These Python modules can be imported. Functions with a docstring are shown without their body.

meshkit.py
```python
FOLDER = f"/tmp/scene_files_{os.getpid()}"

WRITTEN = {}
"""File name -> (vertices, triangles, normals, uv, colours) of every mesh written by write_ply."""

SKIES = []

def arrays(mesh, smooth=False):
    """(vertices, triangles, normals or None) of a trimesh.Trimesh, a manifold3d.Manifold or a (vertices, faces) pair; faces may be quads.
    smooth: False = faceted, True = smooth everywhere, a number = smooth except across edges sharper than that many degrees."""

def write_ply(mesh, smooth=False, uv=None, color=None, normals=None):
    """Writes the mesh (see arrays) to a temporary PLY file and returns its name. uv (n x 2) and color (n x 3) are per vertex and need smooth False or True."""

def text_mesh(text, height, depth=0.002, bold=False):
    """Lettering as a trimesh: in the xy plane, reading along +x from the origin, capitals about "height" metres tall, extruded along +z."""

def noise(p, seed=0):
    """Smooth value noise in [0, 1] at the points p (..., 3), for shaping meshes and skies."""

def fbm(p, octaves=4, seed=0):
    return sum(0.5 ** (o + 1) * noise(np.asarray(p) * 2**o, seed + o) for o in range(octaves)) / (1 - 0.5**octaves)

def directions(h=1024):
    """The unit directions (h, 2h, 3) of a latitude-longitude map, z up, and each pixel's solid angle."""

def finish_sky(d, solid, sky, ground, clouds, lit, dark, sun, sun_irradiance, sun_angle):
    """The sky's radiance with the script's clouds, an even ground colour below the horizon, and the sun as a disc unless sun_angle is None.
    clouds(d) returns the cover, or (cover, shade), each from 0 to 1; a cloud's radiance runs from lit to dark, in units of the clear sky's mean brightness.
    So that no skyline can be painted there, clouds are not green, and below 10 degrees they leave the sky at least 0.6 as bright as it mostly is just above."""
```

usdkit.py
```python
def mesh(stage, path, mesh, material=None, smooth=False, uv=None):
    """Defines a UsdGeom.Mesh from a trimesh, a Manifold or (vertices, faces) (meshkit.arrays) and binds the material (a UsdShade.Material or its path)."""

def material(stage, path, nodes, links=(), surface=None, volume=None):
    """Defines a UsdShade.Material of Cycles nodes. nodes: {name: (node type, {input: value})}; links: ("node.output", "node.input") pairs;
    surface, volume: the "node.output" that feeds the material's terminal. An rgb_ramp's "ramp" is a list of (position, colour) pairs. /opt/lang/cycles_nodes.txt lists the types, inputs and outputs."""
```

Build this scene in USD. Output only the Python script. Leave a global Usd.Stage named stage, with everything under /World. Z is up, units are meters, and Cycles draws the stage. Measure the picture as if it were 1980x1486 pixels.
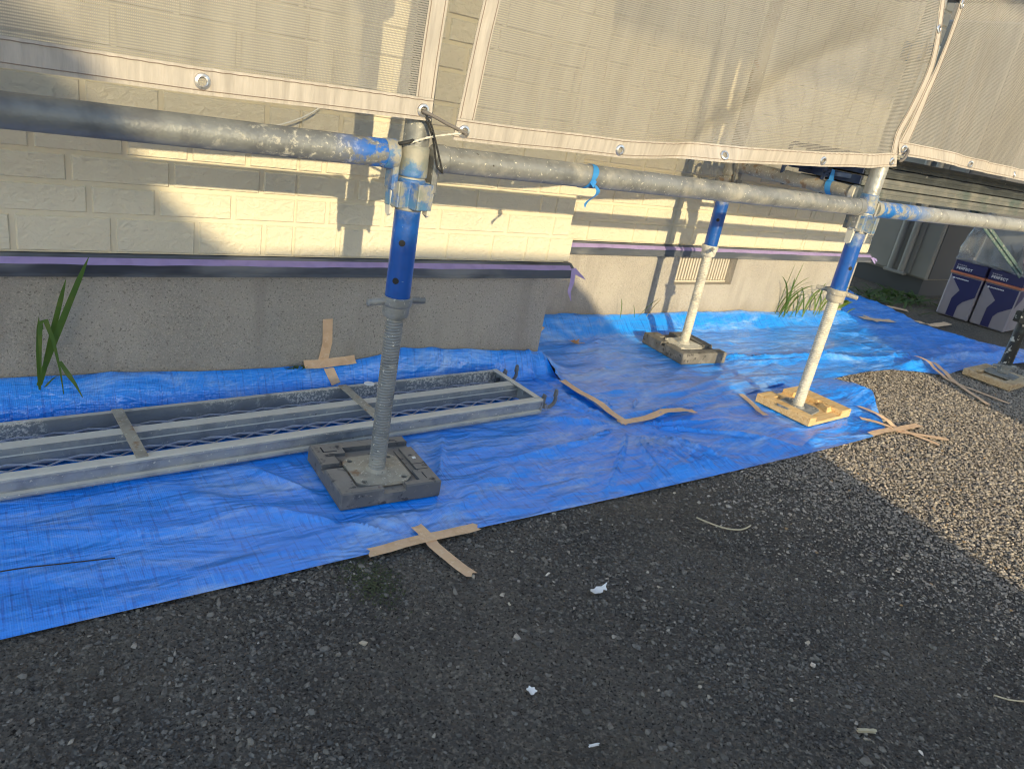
import math, numpy as np, trimesh, shapely
import shapely.geometry as sg
from shapely import affinity
from scipy.spatial import Delaunay
import manifold3d as m3
import usdkit, meshkit
from pxr import Usd, UsdGeom, UsdLux, UsdShade, Sdf, Gf, Vt

stage = Usd.Stage.CreateInMemory()
UsdGeom.SetStageUpAxis(stage, UsdGeom.Tokens.z)
UsdGeom.SetStageMetersPerUnit(stage, 1.0)
UsdGeom.Xform.Define(stage, '/World')
rng = np.random.default_rng(7)

# ------------------------------------------------------------------ camera, sky, sun, exposure
EXPOSURE = 1.52
SUN_A, SUN_S = 0.243, 0.302            # light travels (SUN_A, 1, -SUN_S)
SKY_STRENGTH, SUN_INTENSITY = 0.15, 0.50
cam = UsdGeom.Camera.Define(stage, '/World/camera')
yaw, pitch, roll = np.radians([38.94841, 21.38774, 10.65305])
fw = np.array([math.sin(yaw)*math.cos(pitch), math.cos(yaw)*math.cos(pitch), -math.sin(pitch)])
rt = np.array([math.cos(yaw), -math.sin(yaw), 0.0])
up = np.cross(rt, fw)
rx = math.cos(roll)*rt + math.sin(roll)*up
ux = -math.sin(roll)*rt + math.cos(roll)*up
cam.AddTransformOp().Set(Gf.Matrix4d(*rx, 0, *ux, 0, *(-fw), 0, 0, 0, 0.83, 1))
cam.CreateHorizontalApertureAttr(36.0)
cam.CreateVerticalApertureAttr(27.0)
cam.CreateFocalLengthAttr(1427.118/1980*36)
cam.CreateClippingRangeAttr(Gf.Vec2f(0.02, 500))
cam.CreateFStopAttr(9.0)
cam.CreateFocusDistanceAttr(1.55)
cam.CreateExposureAttr(EXPOSURE)

to_sun = np.array([-SUN_A, -1.0, SUN_S]); to_sun /= np.linalg.norm(to_sun)
elev, rot = math.asin(to_sun[2]), math.atan2(to_sun[0], to_sun[1])
skym = usdkit.material(stage, '/World/Looks/sky', {
    's': ('sky_texture', {'sky_type': 'single_scattering', 'sun_disc': False, 'sun_elevation': elev, 'sun_rotation': rot, 'air_density': 1.0, 'aerosol_density': 0.42, 'ozone_density': 1.0}),
    'b': ('background_shader', {'strength': SKY_STRENGTH})}, [('s.color', 'b.color')], surface='b.background')
dome = UsdLux.DomeLight.Define(stage, '/World/sky')
UsdShade.MaterialBindingAPI.Apply(dome.GetPrim()).Bind(skym)
sun = UsdLux.DistantLight.Define(stage, '/World/sun')
sun.CreateIntensityAttr(SUN_INTENSITY); sun.CreateAngleAttr(0.5); sun.CreateNormalizeAttr(True)
sun.CreateColorAttr(Gf.Vec3f(1.0, 0.82, 0.49))
zq = Gf.Rotation(Gf.Vec3d(0, 0, 1), Gf.Vec3d(*to_sun))
sun.AddTransformOp().Set(Gf.Matrix4d().SetRotate(zq))

# ------------------------------------------------------------------ prim helpers
used = {}
def numbered(parent, name):
    k = (str(parent), name); n = used.get(k, 0); used[k] = n+1
    return f'{parent}/{name}' if n == 0 else f'{parent}/{name}_{n:03d}'
def setd(prim, **kw):
    for k, v in kw.items():
        if v: prim.SetCustomDataByKey(k, v)
    return prim
def thing(name, label, cat, loc=(0,0,0), rz=0.0, group=None, kind=None):
    p = numbered('/World', name)
    x = UsdGeom.Xform.Define(stage, p)
    x.AddTranslateOp().Set(Gf.Vec3d(*map(float, loc)))
    if rz: x.AddRotateZOp().Set(math.degrees(rz))
    setd(x.GetPrim(), label=label, category=cat, group=group, kind=kind)
    return p
def put(parent, name, mesh, mat, smooth=False, uv=None, label=None, kind=None, cat=None, group=None):
    p = numbered(parent, name)
    g = usdkit.mesh(stage, p, mesh, f'/World/Looks/{mat}', smooth, uv)
    setd(g.GetPrim(), label=label, kind=kind, category=cat, group=group)
    return p
def copy(src, loc, rz, label, group=None):
    base = src.split('/')[-1]
    p = numbered('/World', base)
    x = UsdGeom.Xform.Define(stage, p)
    x.GetPrim().GetReferences().AddInternalReference(src)
    x.GetPrim().SetInstanceable(True)
    x.ClearXformOpOrder()
    x.AddTranslateOp().Set(Gf.Vec3d(*map(float, loc)))
    x.AddRotateZOp().Set(math.degrees(rz))
    cd = stage.GetPrimAtPath(src).GetCustomData()
    setd(x.GetPrim(), label=label, category=cd.get('category'), group=group or cd.get('group'))
    return p

# ------------------------------------------------------------------ geometry helpers
def cat(*ms):
    ms = [m for m in ms if m is not None]
    return trimesh.util.concatenate(ms)
def box(x0, x1, y0, y1, z0, z1, c=0.0):
    s = np.array([x1-x0, y1-y0, z1-z0]); o = np.array([(x0+x1)/2, (y0+y1)/2, (z0+z1)/2])
    if c <= 0:
        b = trimesh.creation.box(s); b.apply_translation(o); return b
    pts = []
    for sx in (-1,1):
        for sy in (-1,1):
            for sz in (-1,1):
                for k in range(3):
                    q = np.array([sx,sy,sz])*s/2
                    for j in range(3):
                        if j != k: q[j] -= np.sign(q[j])*c
                    pts.append(q+o)
    return trimesh.convex.convex_hull(np.array(pts))
def frame_of(d):
    d = np.asarray(d, float); d = d/np.linalg.norm(d)
    a = np.array([0,0,1.0]) if abs(d[2]) < 0.9 else np.array([1.0,0,0])
    u = np.cross(a, d); u /= np.linalg.norm(u)
    return u, np.cross(d, u), d
def tube(path, r, n=10, cap=True):
    path = np.asarray(path, float); r = np.broadcast_to(np.asarray(r, float), (len(path),))
    tang = np.gradient(path, axis=0)
    u, v, _ = frame_of(tang[0])
    V = []
    for p, t, rr in zip(path, tang, r):
        t = t/np.linalg.norm(t)
        u = u - t*(u@t); u /= np.linalg.norm(u); v = np.cross(t, u)
        a = np.linspace(0, 2*np.pi, n, endpoint=False)
        V.append(p + rr*(np.cos(a)[:,None]*u + np.sin(a)[:,None]*v))
    V = np.vstack(V); F = []
    for i in range(len(path)-1):
        for k in range(n):
            a, b = i*n+k, i*n+(k+1)%n
            F += [[a, b, b+n], [a, b+n, a+n]]
    if cap:
        c0, c1 = len(V), len(V)+1
        V = np.vstack([V, path[0], path[-1]])
        for k in range(n):
            F += [[c0, (k+1)%n, k], [c1, (len(path)-1)*n+k, (len(path)-1)*n+(k+1)%n]]
    return trimesh.Trimesh(V, np.array(F), process=False)
def rod(p0, p1, r, n=20): return tube([p0, p1], r, n)
def lathe(prof, n=24):
    return trimesh.creation.revolve(np.asarray(prof, float), sections=n)
def ext(poly, h, z=0.0):
    m = trimesh.creation.extrude_polygon(poly, h, engine='earcut'); m.apply_translation([0,0,z]); return m
def moved(m, t=(0,0,0), R=None):
    m = m.copy(); T = np.eye(4)
    if R is not None: T[:3,:3] = R
    T[:3,3] = t; m.apply_transform(T); return m
def rotx(a): c,s=math.cos(a),math.sin(a); return np.array([[1,0,0],[0,c,-s],[0,s,c]])
def roty(a): c,s=math.cos(a),math.sin(a); return np.array([[c,0,s],[0,1,0],[-s,0,c]])
def rotz(a): c,s=math.cos(a),math.sin(a); return np.array([[c,-s,0],[s,c,0],[0,0,1]])
def man(m): return m3.Manifold(m3.Mesh(np.asarray(m.vertices, np.float32), np.asarray(m.faces, np.uint32)))
def mcut(a, *bs):
    M = man(a)
    for b in bs: M = M - man(b)
    o = M.to_mesh(); return trimesh.Trimesh(o.vert_properties[:,:3], o.tri_verts, process=False)
def fbm2(x, y, o=4, seed=0):
    x = np.asarray(x, float); return meshkit.fbm(np.stack([x, np.asarray(y, float)+0*x, 0*x], -1), o, seed)
def sheet2d(poly, step):
    """triangles (points, faces) filling a polygon (holes too) with vertices about every step"""
    x0, y0, x1, y1 = poly.bounds
    gx, gy = np.meshgrid(np.arange(x0+step/2, x1, step), np.arange(y0+step/2, y1, step))
    g = np.stack([gx.ravel(), gy.ravel()], 1)
    inner = poly.buffer(-step*0.45)
    g = g[shapely.contains_xy(inner, g[:,0], g[:,1])]
    bs = []
    for ring in [poly.exterior, *poly.interiors]:
        n = max(int(ring.length/step), 12)
        bs.append(np.array([ring.interpolate(k/n, normalized=True).coords[0] for k in range(n)]))
        bs.append(np.array(ring.coords)[:-1])
    P = np.unique(np.round(np.vstack([g, *bs]), 6), axis=0)
    T = Delaunay(P).simplices
    c = P[T].mean(1)
    T = T[shapely.contains_xy(poly, c[:,0], c[:,1])]
    a = P[T]; s = np.cross(a[:,1]-a[:,0], a[:,2]-a[:,0])
    T = T[np.abs(s) > 1e-10]; s = s[np.abs(s) > 1e-10]
    T[s < 0] = T[s < 0][:, [0,2,1]]
    return P, T

# ------------------------------------------------------------------ material helper
def mat(name, c, rough=0.6, metal=0.0, layers=(), bump=(), spec=0.5, coat=0.0, coat_rough=0.1, trans=None, uvspace=None, drough=0.0):
    N = {'geo': ('geometry', {})}; L = []
    pos = 'geo.position'
    if uvspace == 'uv': N['tc'] = ('texture_coordinate', {}); pos = 'tc.UV'
    if uvspace == 'object': N['tc'] = ('texture_coordinate', {}); pos = 'tc.object'
    N['p'] = ('principled_bsdf', {'base_color': c, 'roughness': rough, 'metallic': metal, 'specular_ior_level': spec, 'coat_weight': coat, 'coat_roughness': coat_rough, 'diffuse_roughness': drough})
    col = ro = me = None
    curc, curr, curm = c, rough, metal
    def tex(i, l):
        vec = pos
        if 'stretch' in l or 'rot' in l:
            N[f'm{i}'] = ('mapping', {'scale': l.get('stretch', (1,1,1)), 'rotation': l.get('rot', (0,0,0))})
            L.append((pos, f'm{i}.vector')); vec = f'm{i}.vector'
        k = l.get('kind', 'noise')
        if k == 'noise':
            N[f't{i}'] = ('noise_texture', {'scale': l['scale'], 'detail': l.get('detail', 4), 'roughness': l.get('nr', 0.55), 'distortion': l.get('dist', 0.0)}); out = f't{i}.fac'
        elif k == 'voronoi':
            N[f't{i}'] = ('voronoi_texture', {'scale': l['scale'], 'randomness': 1.0}); out = f't{i}.distance' if not l.get('cell') else f't{i}.color'
        elif k == 'wave':
            N[f't{i}'] = ('wave_texture', {'scale': l['scale'], 'distortion': l.get('dist', 0.0), 'detail': l.get('detail', 2), 'detail_scale': l.get('ds', 1.0), 'bands_direction': l.get('dir', 'x')}); out = f't{i}.fac'
        elif k == 'up':
            N[f's{i}'] = ('separate_xyz', {}); L.append(('geo.normal', f's{i}.vector')); return f's{i}.z'
        elif k == 'grad':
            N[f's{i}'] = ('separate_xyz', {}); L.append((vec, f's{i}.vector'))
            N[f'n{i}'] = ('noise_texture', {'scale': l.get('scale', 40), 'detail': 5, 'roughness': 0.6}); L.append((vec, f'n{i}.vector'))
            N[f'q{i}'] = ('math', {'math_type': 'multiply_add', 'value2': l.get('amp', 0.05), 'value3': -0.5*l.get('amp', 0.05)}); L.append((f'n{i}.fac', f'q{i}.value1'))
            N[f't{i}'] = ('math', {'math_type': 'add'}); L.extend([(f's{i}.{l["axis"]}', f't{i}.value1'), (f'q{i}.value', f't{i}.value2')])
            return f't{i}.value'
        L.append((vec, f't{i}.vector')); return out
    for i, l in enumerate(layers):
        out = tex(i, l)
        N[f'r{i}'] = ('map_range', {'range_type': 'smoothstep', 'from_min': l['lo'], 'from_max': l['hi'], 'to_min': 0.0, 'to_max': l.get('amt', 1.0), 'clamp': True})
        L.append((out, f'r{i}.value')); fac = f'r{i}.result'
        if 'mask' in l:
            mo = tex(f'{i}m', l['mask'])
            N[f'r{i}m'] = ('map_range', {'range_type': 'smoothstep', 'from_min': l['mask']['lo'], 'from_max': l['mask']['hi'], 'to_min': 0.0, 'to_max': 1.0, 'clamp': True})
            N[f'x{i}m'] = ('math', {'math_type': 'multiply'})
            L += [(mo, f'r{i}m.value'), (f'r{i}m.result', f'x{i}m.value1'), (fac, f'x{i}m.value2')]; fac = f'x{i}m.value'
        if 'c' in l:
            N[f'c{i}'] = ('mix_color', {'blend_type': l.get('blend', 'mix'), 'b': l['c'], **({'a': curc} if col is None else {})})
            L.append((fac, f'c{i}.fac'))
            if col: L.append((col, f'c{i}.a'))
            col = f'c{i}.result'
        if 'rough' in l:
            N[f'g{i}'] = ('mix_float', {'b': l['rough'], **({'a': curr} if ro is None else {})}); L.append((fac, f'g{i}.fac'))
            if ro: L.append((ro, f'g{i}.a'))
            ro = f'g{i}.result'
        if 'metal' in l:
            N[f'e{i}'] = ('mix_float', {'b': l['metal'], **({'a': curm} if me is None else {})}); L.append((fac, f'e{i}.fac'))
            if me: L.append((me, f'e{i}.a'))
            me = f'e{i}.result'
    if col: L.append((col, 'p.base_color'))
    if ro: L.append((ro, 'p.roughness'))
    if me: L.append((me, 'p.metallic'))
    prev = None
    for j, b in enumerate(bump):
        out = tex(f'b{j}', b)
        if 'lo' in b:
            N[f'rb{j}'] = ('map_range', {'range_type': 'smoothstep', 'from_min': b['lo'], 'from_max': b['hi'], 'to_min': 0.0, 'to_max': 1.0, 'clamp': True}); L.append((out, f'rb{j}.value')); out = f'rb{j}.result'
        N[f'bump{j}'] = ('bump', {'strength': b.get('strength', 1.0), 'distance': b['d'], 'invert': b.get('inv', False)})
        L.append((out, f'bump{j}.height'))
        if prev: L.append((prev, f'bump{j}.normal'))
        prev = f'bump{j}.normal'
    if prev:
        L.append((prev, 'p.normal'))
    surface = 'p.BSDF'
    if trans:
        N['tr'] = ('translucent_bsdf', {'color': trans[1]}); N['mx'] = ('mix_closure', {'fac': trans[0]})
        if col and trans[1] is c: L.append((col, 'tr.color'))
        L += [('p.BSDF', 'mx.closure1'), ('tr.BSDF', 'mx.closure2')]; surface = 'mx.closure'
    usdkit.material(stage, f'/World/Looks/{name}', N, L, surface=surface)

CREAM = (0.57, 0.52, 0.40)
mat('siding_relief', CREAM, 0.62, layers=[dict(c=(0.56,0.505,0.385), scale=9, lo=.45, hi=.7), dict(c=(0.42,0.36,0.24), scale=330, detail=1, lo=.76, hi=.80, amt=.5)],
    bump=[dict(scale=46, detail=3, nr=.5, dist=.7, d=.0040, stretch=(1,1,1.5)), dict(scale=130, detail=2, d=.0012)])
mat('siding_smooth', CREAM, 0.6, layers=[dict(c=(0.57,0.515,0.395), scale=7, lo=.45, hi=.7)], bump=[dict(scale=160, detail=2, d=.0006)])
mat('concrete', (0.355,0.33,0.295), 0.9, layers=[
    dict(c=(0.30,0.279,0.25), scale=4, lo=.40, hi=.68), dict(c=(0.43,0.395,0.345), scale=240, detail=2, lo=.51, hi=.65, amt=.7),
    dict(c=(0.145,0.13,0.112), scale=200, detail=2, lo=.59, hi=.69, amt=.8), dict(c=(0.04,0.038,0.035), kind='voronoi', scale=75, lo=.10, hi=.05, amt=.9),
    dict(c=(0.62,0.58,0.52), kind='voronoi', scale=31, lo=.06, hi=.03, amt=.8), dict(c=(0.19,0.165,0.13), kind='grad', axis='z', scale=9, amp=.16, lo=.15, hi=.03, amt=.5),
    dict(c=(0.24,0.22,0.195), scale=1, detail=5, lo=.52, hi=.72, amt=.5, stretch=(14,14,1.6))],
    bump=[dict(scale=220, detail=3, d=.0028), dict(kind='voronoi', scale=70, d=.0014)])
mat('dark_flashing', (0.070,0.080,0.100), 0.5, layers=[dict(c=(0.19,0.195,0.20), scale=9, detail=6, lo=.45, hi=.7, stretch=(.35,1,1)), dict(c=(0.028,0.032,0.042), scale=16, detail=3, lo=.52, hi=.7, stretch=(.3,1,1))], bump=[dict(scale=60, d=.0006)])
mat('purple_tape', (0.34,0.27,0.52), 0.55, layers=[dict(c=(0.29,0.23,0.46), scale=30, lo=.45, hi=.65)], bump=[dict(scale=60, d=.0008)], trans=(0.15,(0.36,0.27,0.60)))
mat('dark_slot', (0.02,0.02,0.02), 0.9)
mat('vent_plastic', (0.52,0.47,0.40), 0.5)
mat('asphalt', (0.1427,0.1212,0.0988), 0.95, spec=.2, drough=1.0, layers=[
    dict(c=(0.1051,0.0913,0.0776), scale=3.5, lo=.40, hi=.62), dict(c=(0.2252,0.1908,0.1528), scale=140, detail=3, lo=.5, hi=.66),
    dict(c=(0.0300,0.0258,0.0223), scale=210, detail=2, lo=.57, hi=.67), dict(c=(0.2404,0.2045,0.1646), kind='voronoi', scale=105, lo=.24, hi=.12, amt=.6),
    dict(c=(0.4579,0.3989,0.3298), kind='voronoi', scale=62, lo=.050, hi=.03, amt=.8), dict(c=(0.1577,0.1282,0.0941), scale=1.6, detail=5, lo=.5, hi=.75, amt=.6)],
    bump=[dict(kind='voronoi', scale=95, d=.010, inv=True), dict(scale=240, detail=3, d=.006), dict(scale=22, d=.012)])
def stone_mat(n, c, c2): mat(n, c, .88, spec=.3, layers=[dict(c=c2, scale=120, detail=3, lo=.45, hi=.65)], bump=[dict(scale=200, detail=3, d=.0015)])
stone_mat('stone_sunlit', (0.34,0.296,0.245), (0.21,0.184,0.157))  # paler chippings for the right, sunlight put into their colour
stone_mat('stone_grey', (0.47,0.41,0.34), (0.33,0.287,0.24))
stone_mat('stone_pale', (0.4979,0.4218,0.3248), (0.4814,0.4040,0.3107))
stone_mat('stone_tan', (0.3851,0.2513,0.1318), (0.2166,0.1530,0.0943))
stone_mat('stone_shade_dark', (0.125,0.113,0.10), (0.083,0.076,0.069))  # this and the next: darker copies, foreground shade put into the colour
stone_mat('stone_shade', (0.205,0.185,0.16), (0.135,0.122,0.108))
stone_mat('stone_white', (0.8243,0.7272,0.6093), (0.5724,0.4986,0.4122))
def tarp_mat(name, sx, base=(0.008,0.255,0.90)):
    mat(name, base, 0.17, spec=1.0, coat=.35, coat_rough=.30, layers=[
        dict(c=(0.005,0.15,0.64), scale=1.0, detail=3, lo=.53, hi=.66, amt=.75, stretch=(150, 13, 3)),
        dict(c=(0.005,0.145,0.62), scale=1.0, detail=2, lo=.57, hi=.72, amt=.30, stretch=(12, 300, 300)),
        dict(c=(0.07,0.36,0.92), scale=1.0, detail=2, lo=.60, hi=.72, amt=.7, stretch=(260, 12, 3)),
        dict(c=(0.30,0.49,0.82), scale=1.0, detail=8, nr=.74, dist=.6, lo=.46, hi=.70, amt=.78, rough=.30, stretch=(3.2, 9, 5), rot=(0,0,.35)),  # pale streaks paint the sheen of the sheet into its colour
        dict(rough=.12, scale=11, detail=5, lo=.45, hi=.7)],
        bump=[dict(scale=1.0, detail=3, nr=.55, dist=.5, d=.026, stretch=(4.5*sx, 15, 12), rot=(0,0,.42)), dict(scale=1.0, detail=3, nr=.5, dist=.4, d=.0065, stretch=(11, 34, 30), rot=(0,0,-.22)), dict(scale=100, detail=2, d=.0010), dict(kind='wave', scale=95, d=.0002, dir='x'), dict(kind='wave', scale=95, d=.0002, dir='y')])
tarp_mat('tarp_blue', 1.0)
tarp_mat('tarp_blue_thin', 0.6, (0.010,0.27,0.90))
mat('kraft_tape', (0.70,0.47,0.29), 0.5, layers=[dict(c=(0.62,0.40,0.235), scale=40, lo=.45, hi=.7), dict(c=(0.74,0.54,0.36), scale=110, lo=.55, hi=.7)], bump=[dict(scale=55, d=.003), dict(scale=200, d=.0006)])
# metals
PAINT = dict(c=(0.62,0.58,0.46), kind='noise', scale=42, detail=7, nr=.7, lo=.60, hi=.66, rough=.75, metal=0.0)
def galv(name, c=(0.36,0.365,0.36), metal=.55, rough=.46, extra=(), spat=.62):
    mat(name, c, rough, metal, layers=[dict(c=(c[0]*.70,c[1]*.71,c[2]*.73), scale=24, detail=6, lo=.42, hi=.68), dict(c=(0.46,0.43,0.36), scale=9, detail=7, nr=.66, lo=.50, hi=.72, amt=.6, rough=.7, metal=.1), dict(c=(0.60,0.57,0.48), scale=120, detail=4, nr=.7, lo=spat, hi=spat+.05, rough=.75, metal=0.0), dict(c=(0.06,0.055,0.05), scale=60, detail=3, lo=.70, hi=.76), *extra],
        bump=[dict(scale=90, detail=4, d=.0012)])
BLUE = dict(c=(0.008,0.085,0.34), rough=.36, metal=0.0)
galv('steel', (0.25,0.255,0.25), .45, .52)
galv('steel_walk', (0.31,0.325,0.335), .35, .45, extra=[dict(kind='up', lo=.55, hi=.92, c=(0.60,0.57,0.50), rough=.8, metal=0.0, amt=.85)])
galv('steel_bright', (0.56,0.55,0.59), .0, .5)
mat('steel_walk_splashed', (0.25,0.265,0.275), .45, .35, layers=[dict(kind='up', lo=.55, hi=.92, c=(0.52,0.49,0.43), rough=.8, metal=0.0, amt=.85), dict(c=(0.62,0.60,0.55), scale=150, detail=5, nr=.72, lo=.50, hi=.54, rough=.8, metal=0, mask=dict(kind='noise', scale=6, detail=3, lo=.46, hi=.54)), dict(c=(0.22,0.23,0.235), scale=20, lo=.5, hi=.7)], bump=[dict(scale=150, detail=3, d=.0012)])
galv('steel_dark', (0.19,0.20,0.205), .5, .5, spat=.70)
galv('steel_plain', (0.42,0.425,0.42), .6, .38, spat=.72)
galv('steel_dirty', (0.37,0.34,0.28), .25, .65, extra=[dict(c=(0.24,0.13,0.055), scale=34, detail=5, lo=.56, hi=.68, amt=.75, rough=.85, metal=0.0)], spat=.6)
galv('steel_pale', (0.55,0.52,0.45), .15, .6, spat=.56)
GREY_OV = dict(c=(0.36,0.35,0.31), scale=38, detail=6, nr=.65, lo=.47, hi=.62, rough=.6, metal=.2)
mat('post_blue', (0.006,0.075,0.33), .34, 0, coat=.3, layers=[dict(c=(0.004,0.045,0.20), scale=14, detail=5, lo=.5, hi=.7), dict(c=(0.05,0.16,0.36), scale=22, detail=5, lo=.56, hi=.68, amt=.6), dict(c=(0.55,0.55,0.5), scale=75, detail=4, nr=.7, lo=.70, hi=.74, rough=.8),
    dict(c=(0.33,0.34,0.32), kind='grad', axis='z', a=0, b=0, lo=.575, hi=.635, amp=.09, scale=45, rough=.55, metal=.2)], bump=[dict(scale=70, d=.0008)])
mat('pocket_blue_grey', (0.30,0.29,0.25), .6, .15, layers=[dict(c=(0.20,0.22,0.20), scale=22, detail=5, lo=.45, hi=.65), dict(c=(0.012,0.10,0.34), scale=17, detail=7, nr=.68, lo=.46, hi=.60, rough=.4, metal=0, amt=.92), dict(c=(0.08,0.19,0.27), scale=34, detail=5, lo=.5, hi=.66, amt=.6)], bump=[dict(scale=80, d=.001)])
mat('pipe_left_paint', (0.20,0.21,0.21), .5, .4, layers=[dict(c=(0.14,0.147,0.155), scale=20, detail=6, lo=.42, hi=.66), dict(c=(0.44,0.42,0.36), scale=75, detail=7, nr=.74, lo=.52, hi=.64, rough=.8, metal=0, mask=dict(kind='grad', axis='x', lo=.22, hi=.5, amp=.2, scale=14)),
    dict(c=(0.010,0.105,0.42), scale=30, detail=7, nr=.7, lo=.40, hi=.50, rough=.4, metal=0, mask=dict(kind='grad', axis='x', lo=.50, hi=.60, amp=.12, scale=22))], bump=[dict(scale=90, detail=4, d=.0012)])
mat('pipe_right_paint', (0.33,0.33,0.315), .55, .3, layers=[dict(c=(0.24,0.24,0.23), scale=22, detail=6, lo=.45, hi=.66), dict(c=(0.62,0.6,0.54), scale=65, detail=6, nr=.72, lo=.60, hi=.66, rough=.8, metal=0),
    dict(c=(0.014,0.13,0.42), scale=26, detail=6, nr=.7, lo=.42, hi=.54, rough=.45, metal=0, mask=dict(kind='grad', axis='x', lo=2.62, hi=2.36, amp=.2, scale=12))], bump=[dict(scale=90, detail=4, d=.0015)])
mat('post_black', (0.012,0.013,0.014), .4, 0, layers=[dict(c=(0.40,0.40,0.38), scale=48, detail=5, nr=.6, lo=.60, hi=.64, rough=.7), dict(c=(0.06,0.10,0.10), scale=15, lo=.5, hi=.7, amt=.5)], bump=[dict(scale=70, d=.001)])
mat('teal_metal', (0.10,0.16,0.155), .55, .2, layers=[dict(c=(0.30,0.31,0.29), scale=40, detail=6, lo=.5, hi=.65)], bump=[dict(scale=80, d=.001)])
mat('plank_grey', (0.135,0.14,0.135), .6, .25, layers=[dict(c=(0.20,0.195,0.175), scale=12, detail=6, lo=.45, hi=.65), dict(c=(0.085,0.11,0.105), scale=8, detail=4, lo=.5, hi=.7), dict(c=(0.75,0.74,0.70), scale=55, detail=3, lo=.71, hi=.75)], bump=[dict(scale=80, d=.001)])
mat('plank_dark', (0.028,0.032,0.034), .6, .1, layers=[dict(c=(0.055,0.06,0.06), scale=12, detail=6, lo=.45, hi=.7), dict(c=(0.7,0.7,0.66), scale=55, detail=3, lo=.73, hi=.76)], bump=[dict(scale=80, d=.001)])
mat('plank_navy', (0.012,0.024,0.065), .5, .1, layers=[dict(c=(0.03,0.05,0.10), scale=12, detail=6, lo=.45, hi=.7)])
mat('board_plastic', (0.105,0.104,0.108), .75, layers=[dict(kind='up', lo=.6, hi=.95, c=(0.22,0.20,0.178)), dict(c=(0.26,0.24,0.215), scale=14, detail=6, lo=.48, hi=.68, amt=.6), dict(c=(0.035,0.036,0.042), scale=40, detail=5, lo=.56, hi=.68), dict(c=(0.30,0.28,0.25), scale=130, detail=3, lo=.66, hi=.72, amt=.6)], bump=[dict(scale=110, detail=4, d=.0016)])
mat('board_plastic_dusty', (0.125,0.117,0.105), .85, layers=[dict(c=(0.20,0.187,0.165), scale=30, detail=6, lo=.42, hi=.66), dict(c=(0.06,0.055,0.05), scale=60, detail=5, lo=.54, hi=.66)], bump=[dict(scale=120, detail=4, d=.003)])
def wood(name, c, c2, c3):
    mat(name, c, .62, layers=[dict(c=c2, scale=1, detail=4, lo=.42, hi=.62, stretch=(9,95,95), dist=.8), dict(c=c3, scale=1, detail=3, lo=.58, hi=.66, stretch=(14,160,160)), dict(c=c3, scale=14, lo=.6, hi=.75, amt=.6)], bump=[dict(scale=1, detail=3, d=.0015, stretch=(10,120,120))])
wood('wood_new', (0.64,0.44,0.21), (0.57,0.36,0.15), (0.43,0.22,0.07))
wood('wood_pale', (0.52,0.40,0.25), (0.45,0.32,0.18), (0.28,0.15,0.06))
mat('white_plastic', (0.75,0.74,0.72), .5)
mat('brass_white', (0.66,0.63,0.55), .4, .3)
mat('cord_grey', (0.14,0.125,0.115), .8)
mat('cord_black', (0.02,0.02,0.02), .7)
mat('cord_white', (0.70,0.68,0.60), .7)
mat('blue_tie', (0.05,0.28,0.66), .45, trans=(.25,(0.05,0.28,0.66)))
mat('eyelet_metal', (0.62,0.61,0.60), .28, .85, layers=[dict(c=(0.35,0.33,0.31), scale=120, lo=.5, hi=.7)])
mat('grass_green', (0.075,0.155,0.03), .45, layers=[dict(c=(0.13,0.18,0.04), scale=30, lo=.45, hi=.7)], trans=(.35,(0.12,0.20,0.03)))
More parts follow.
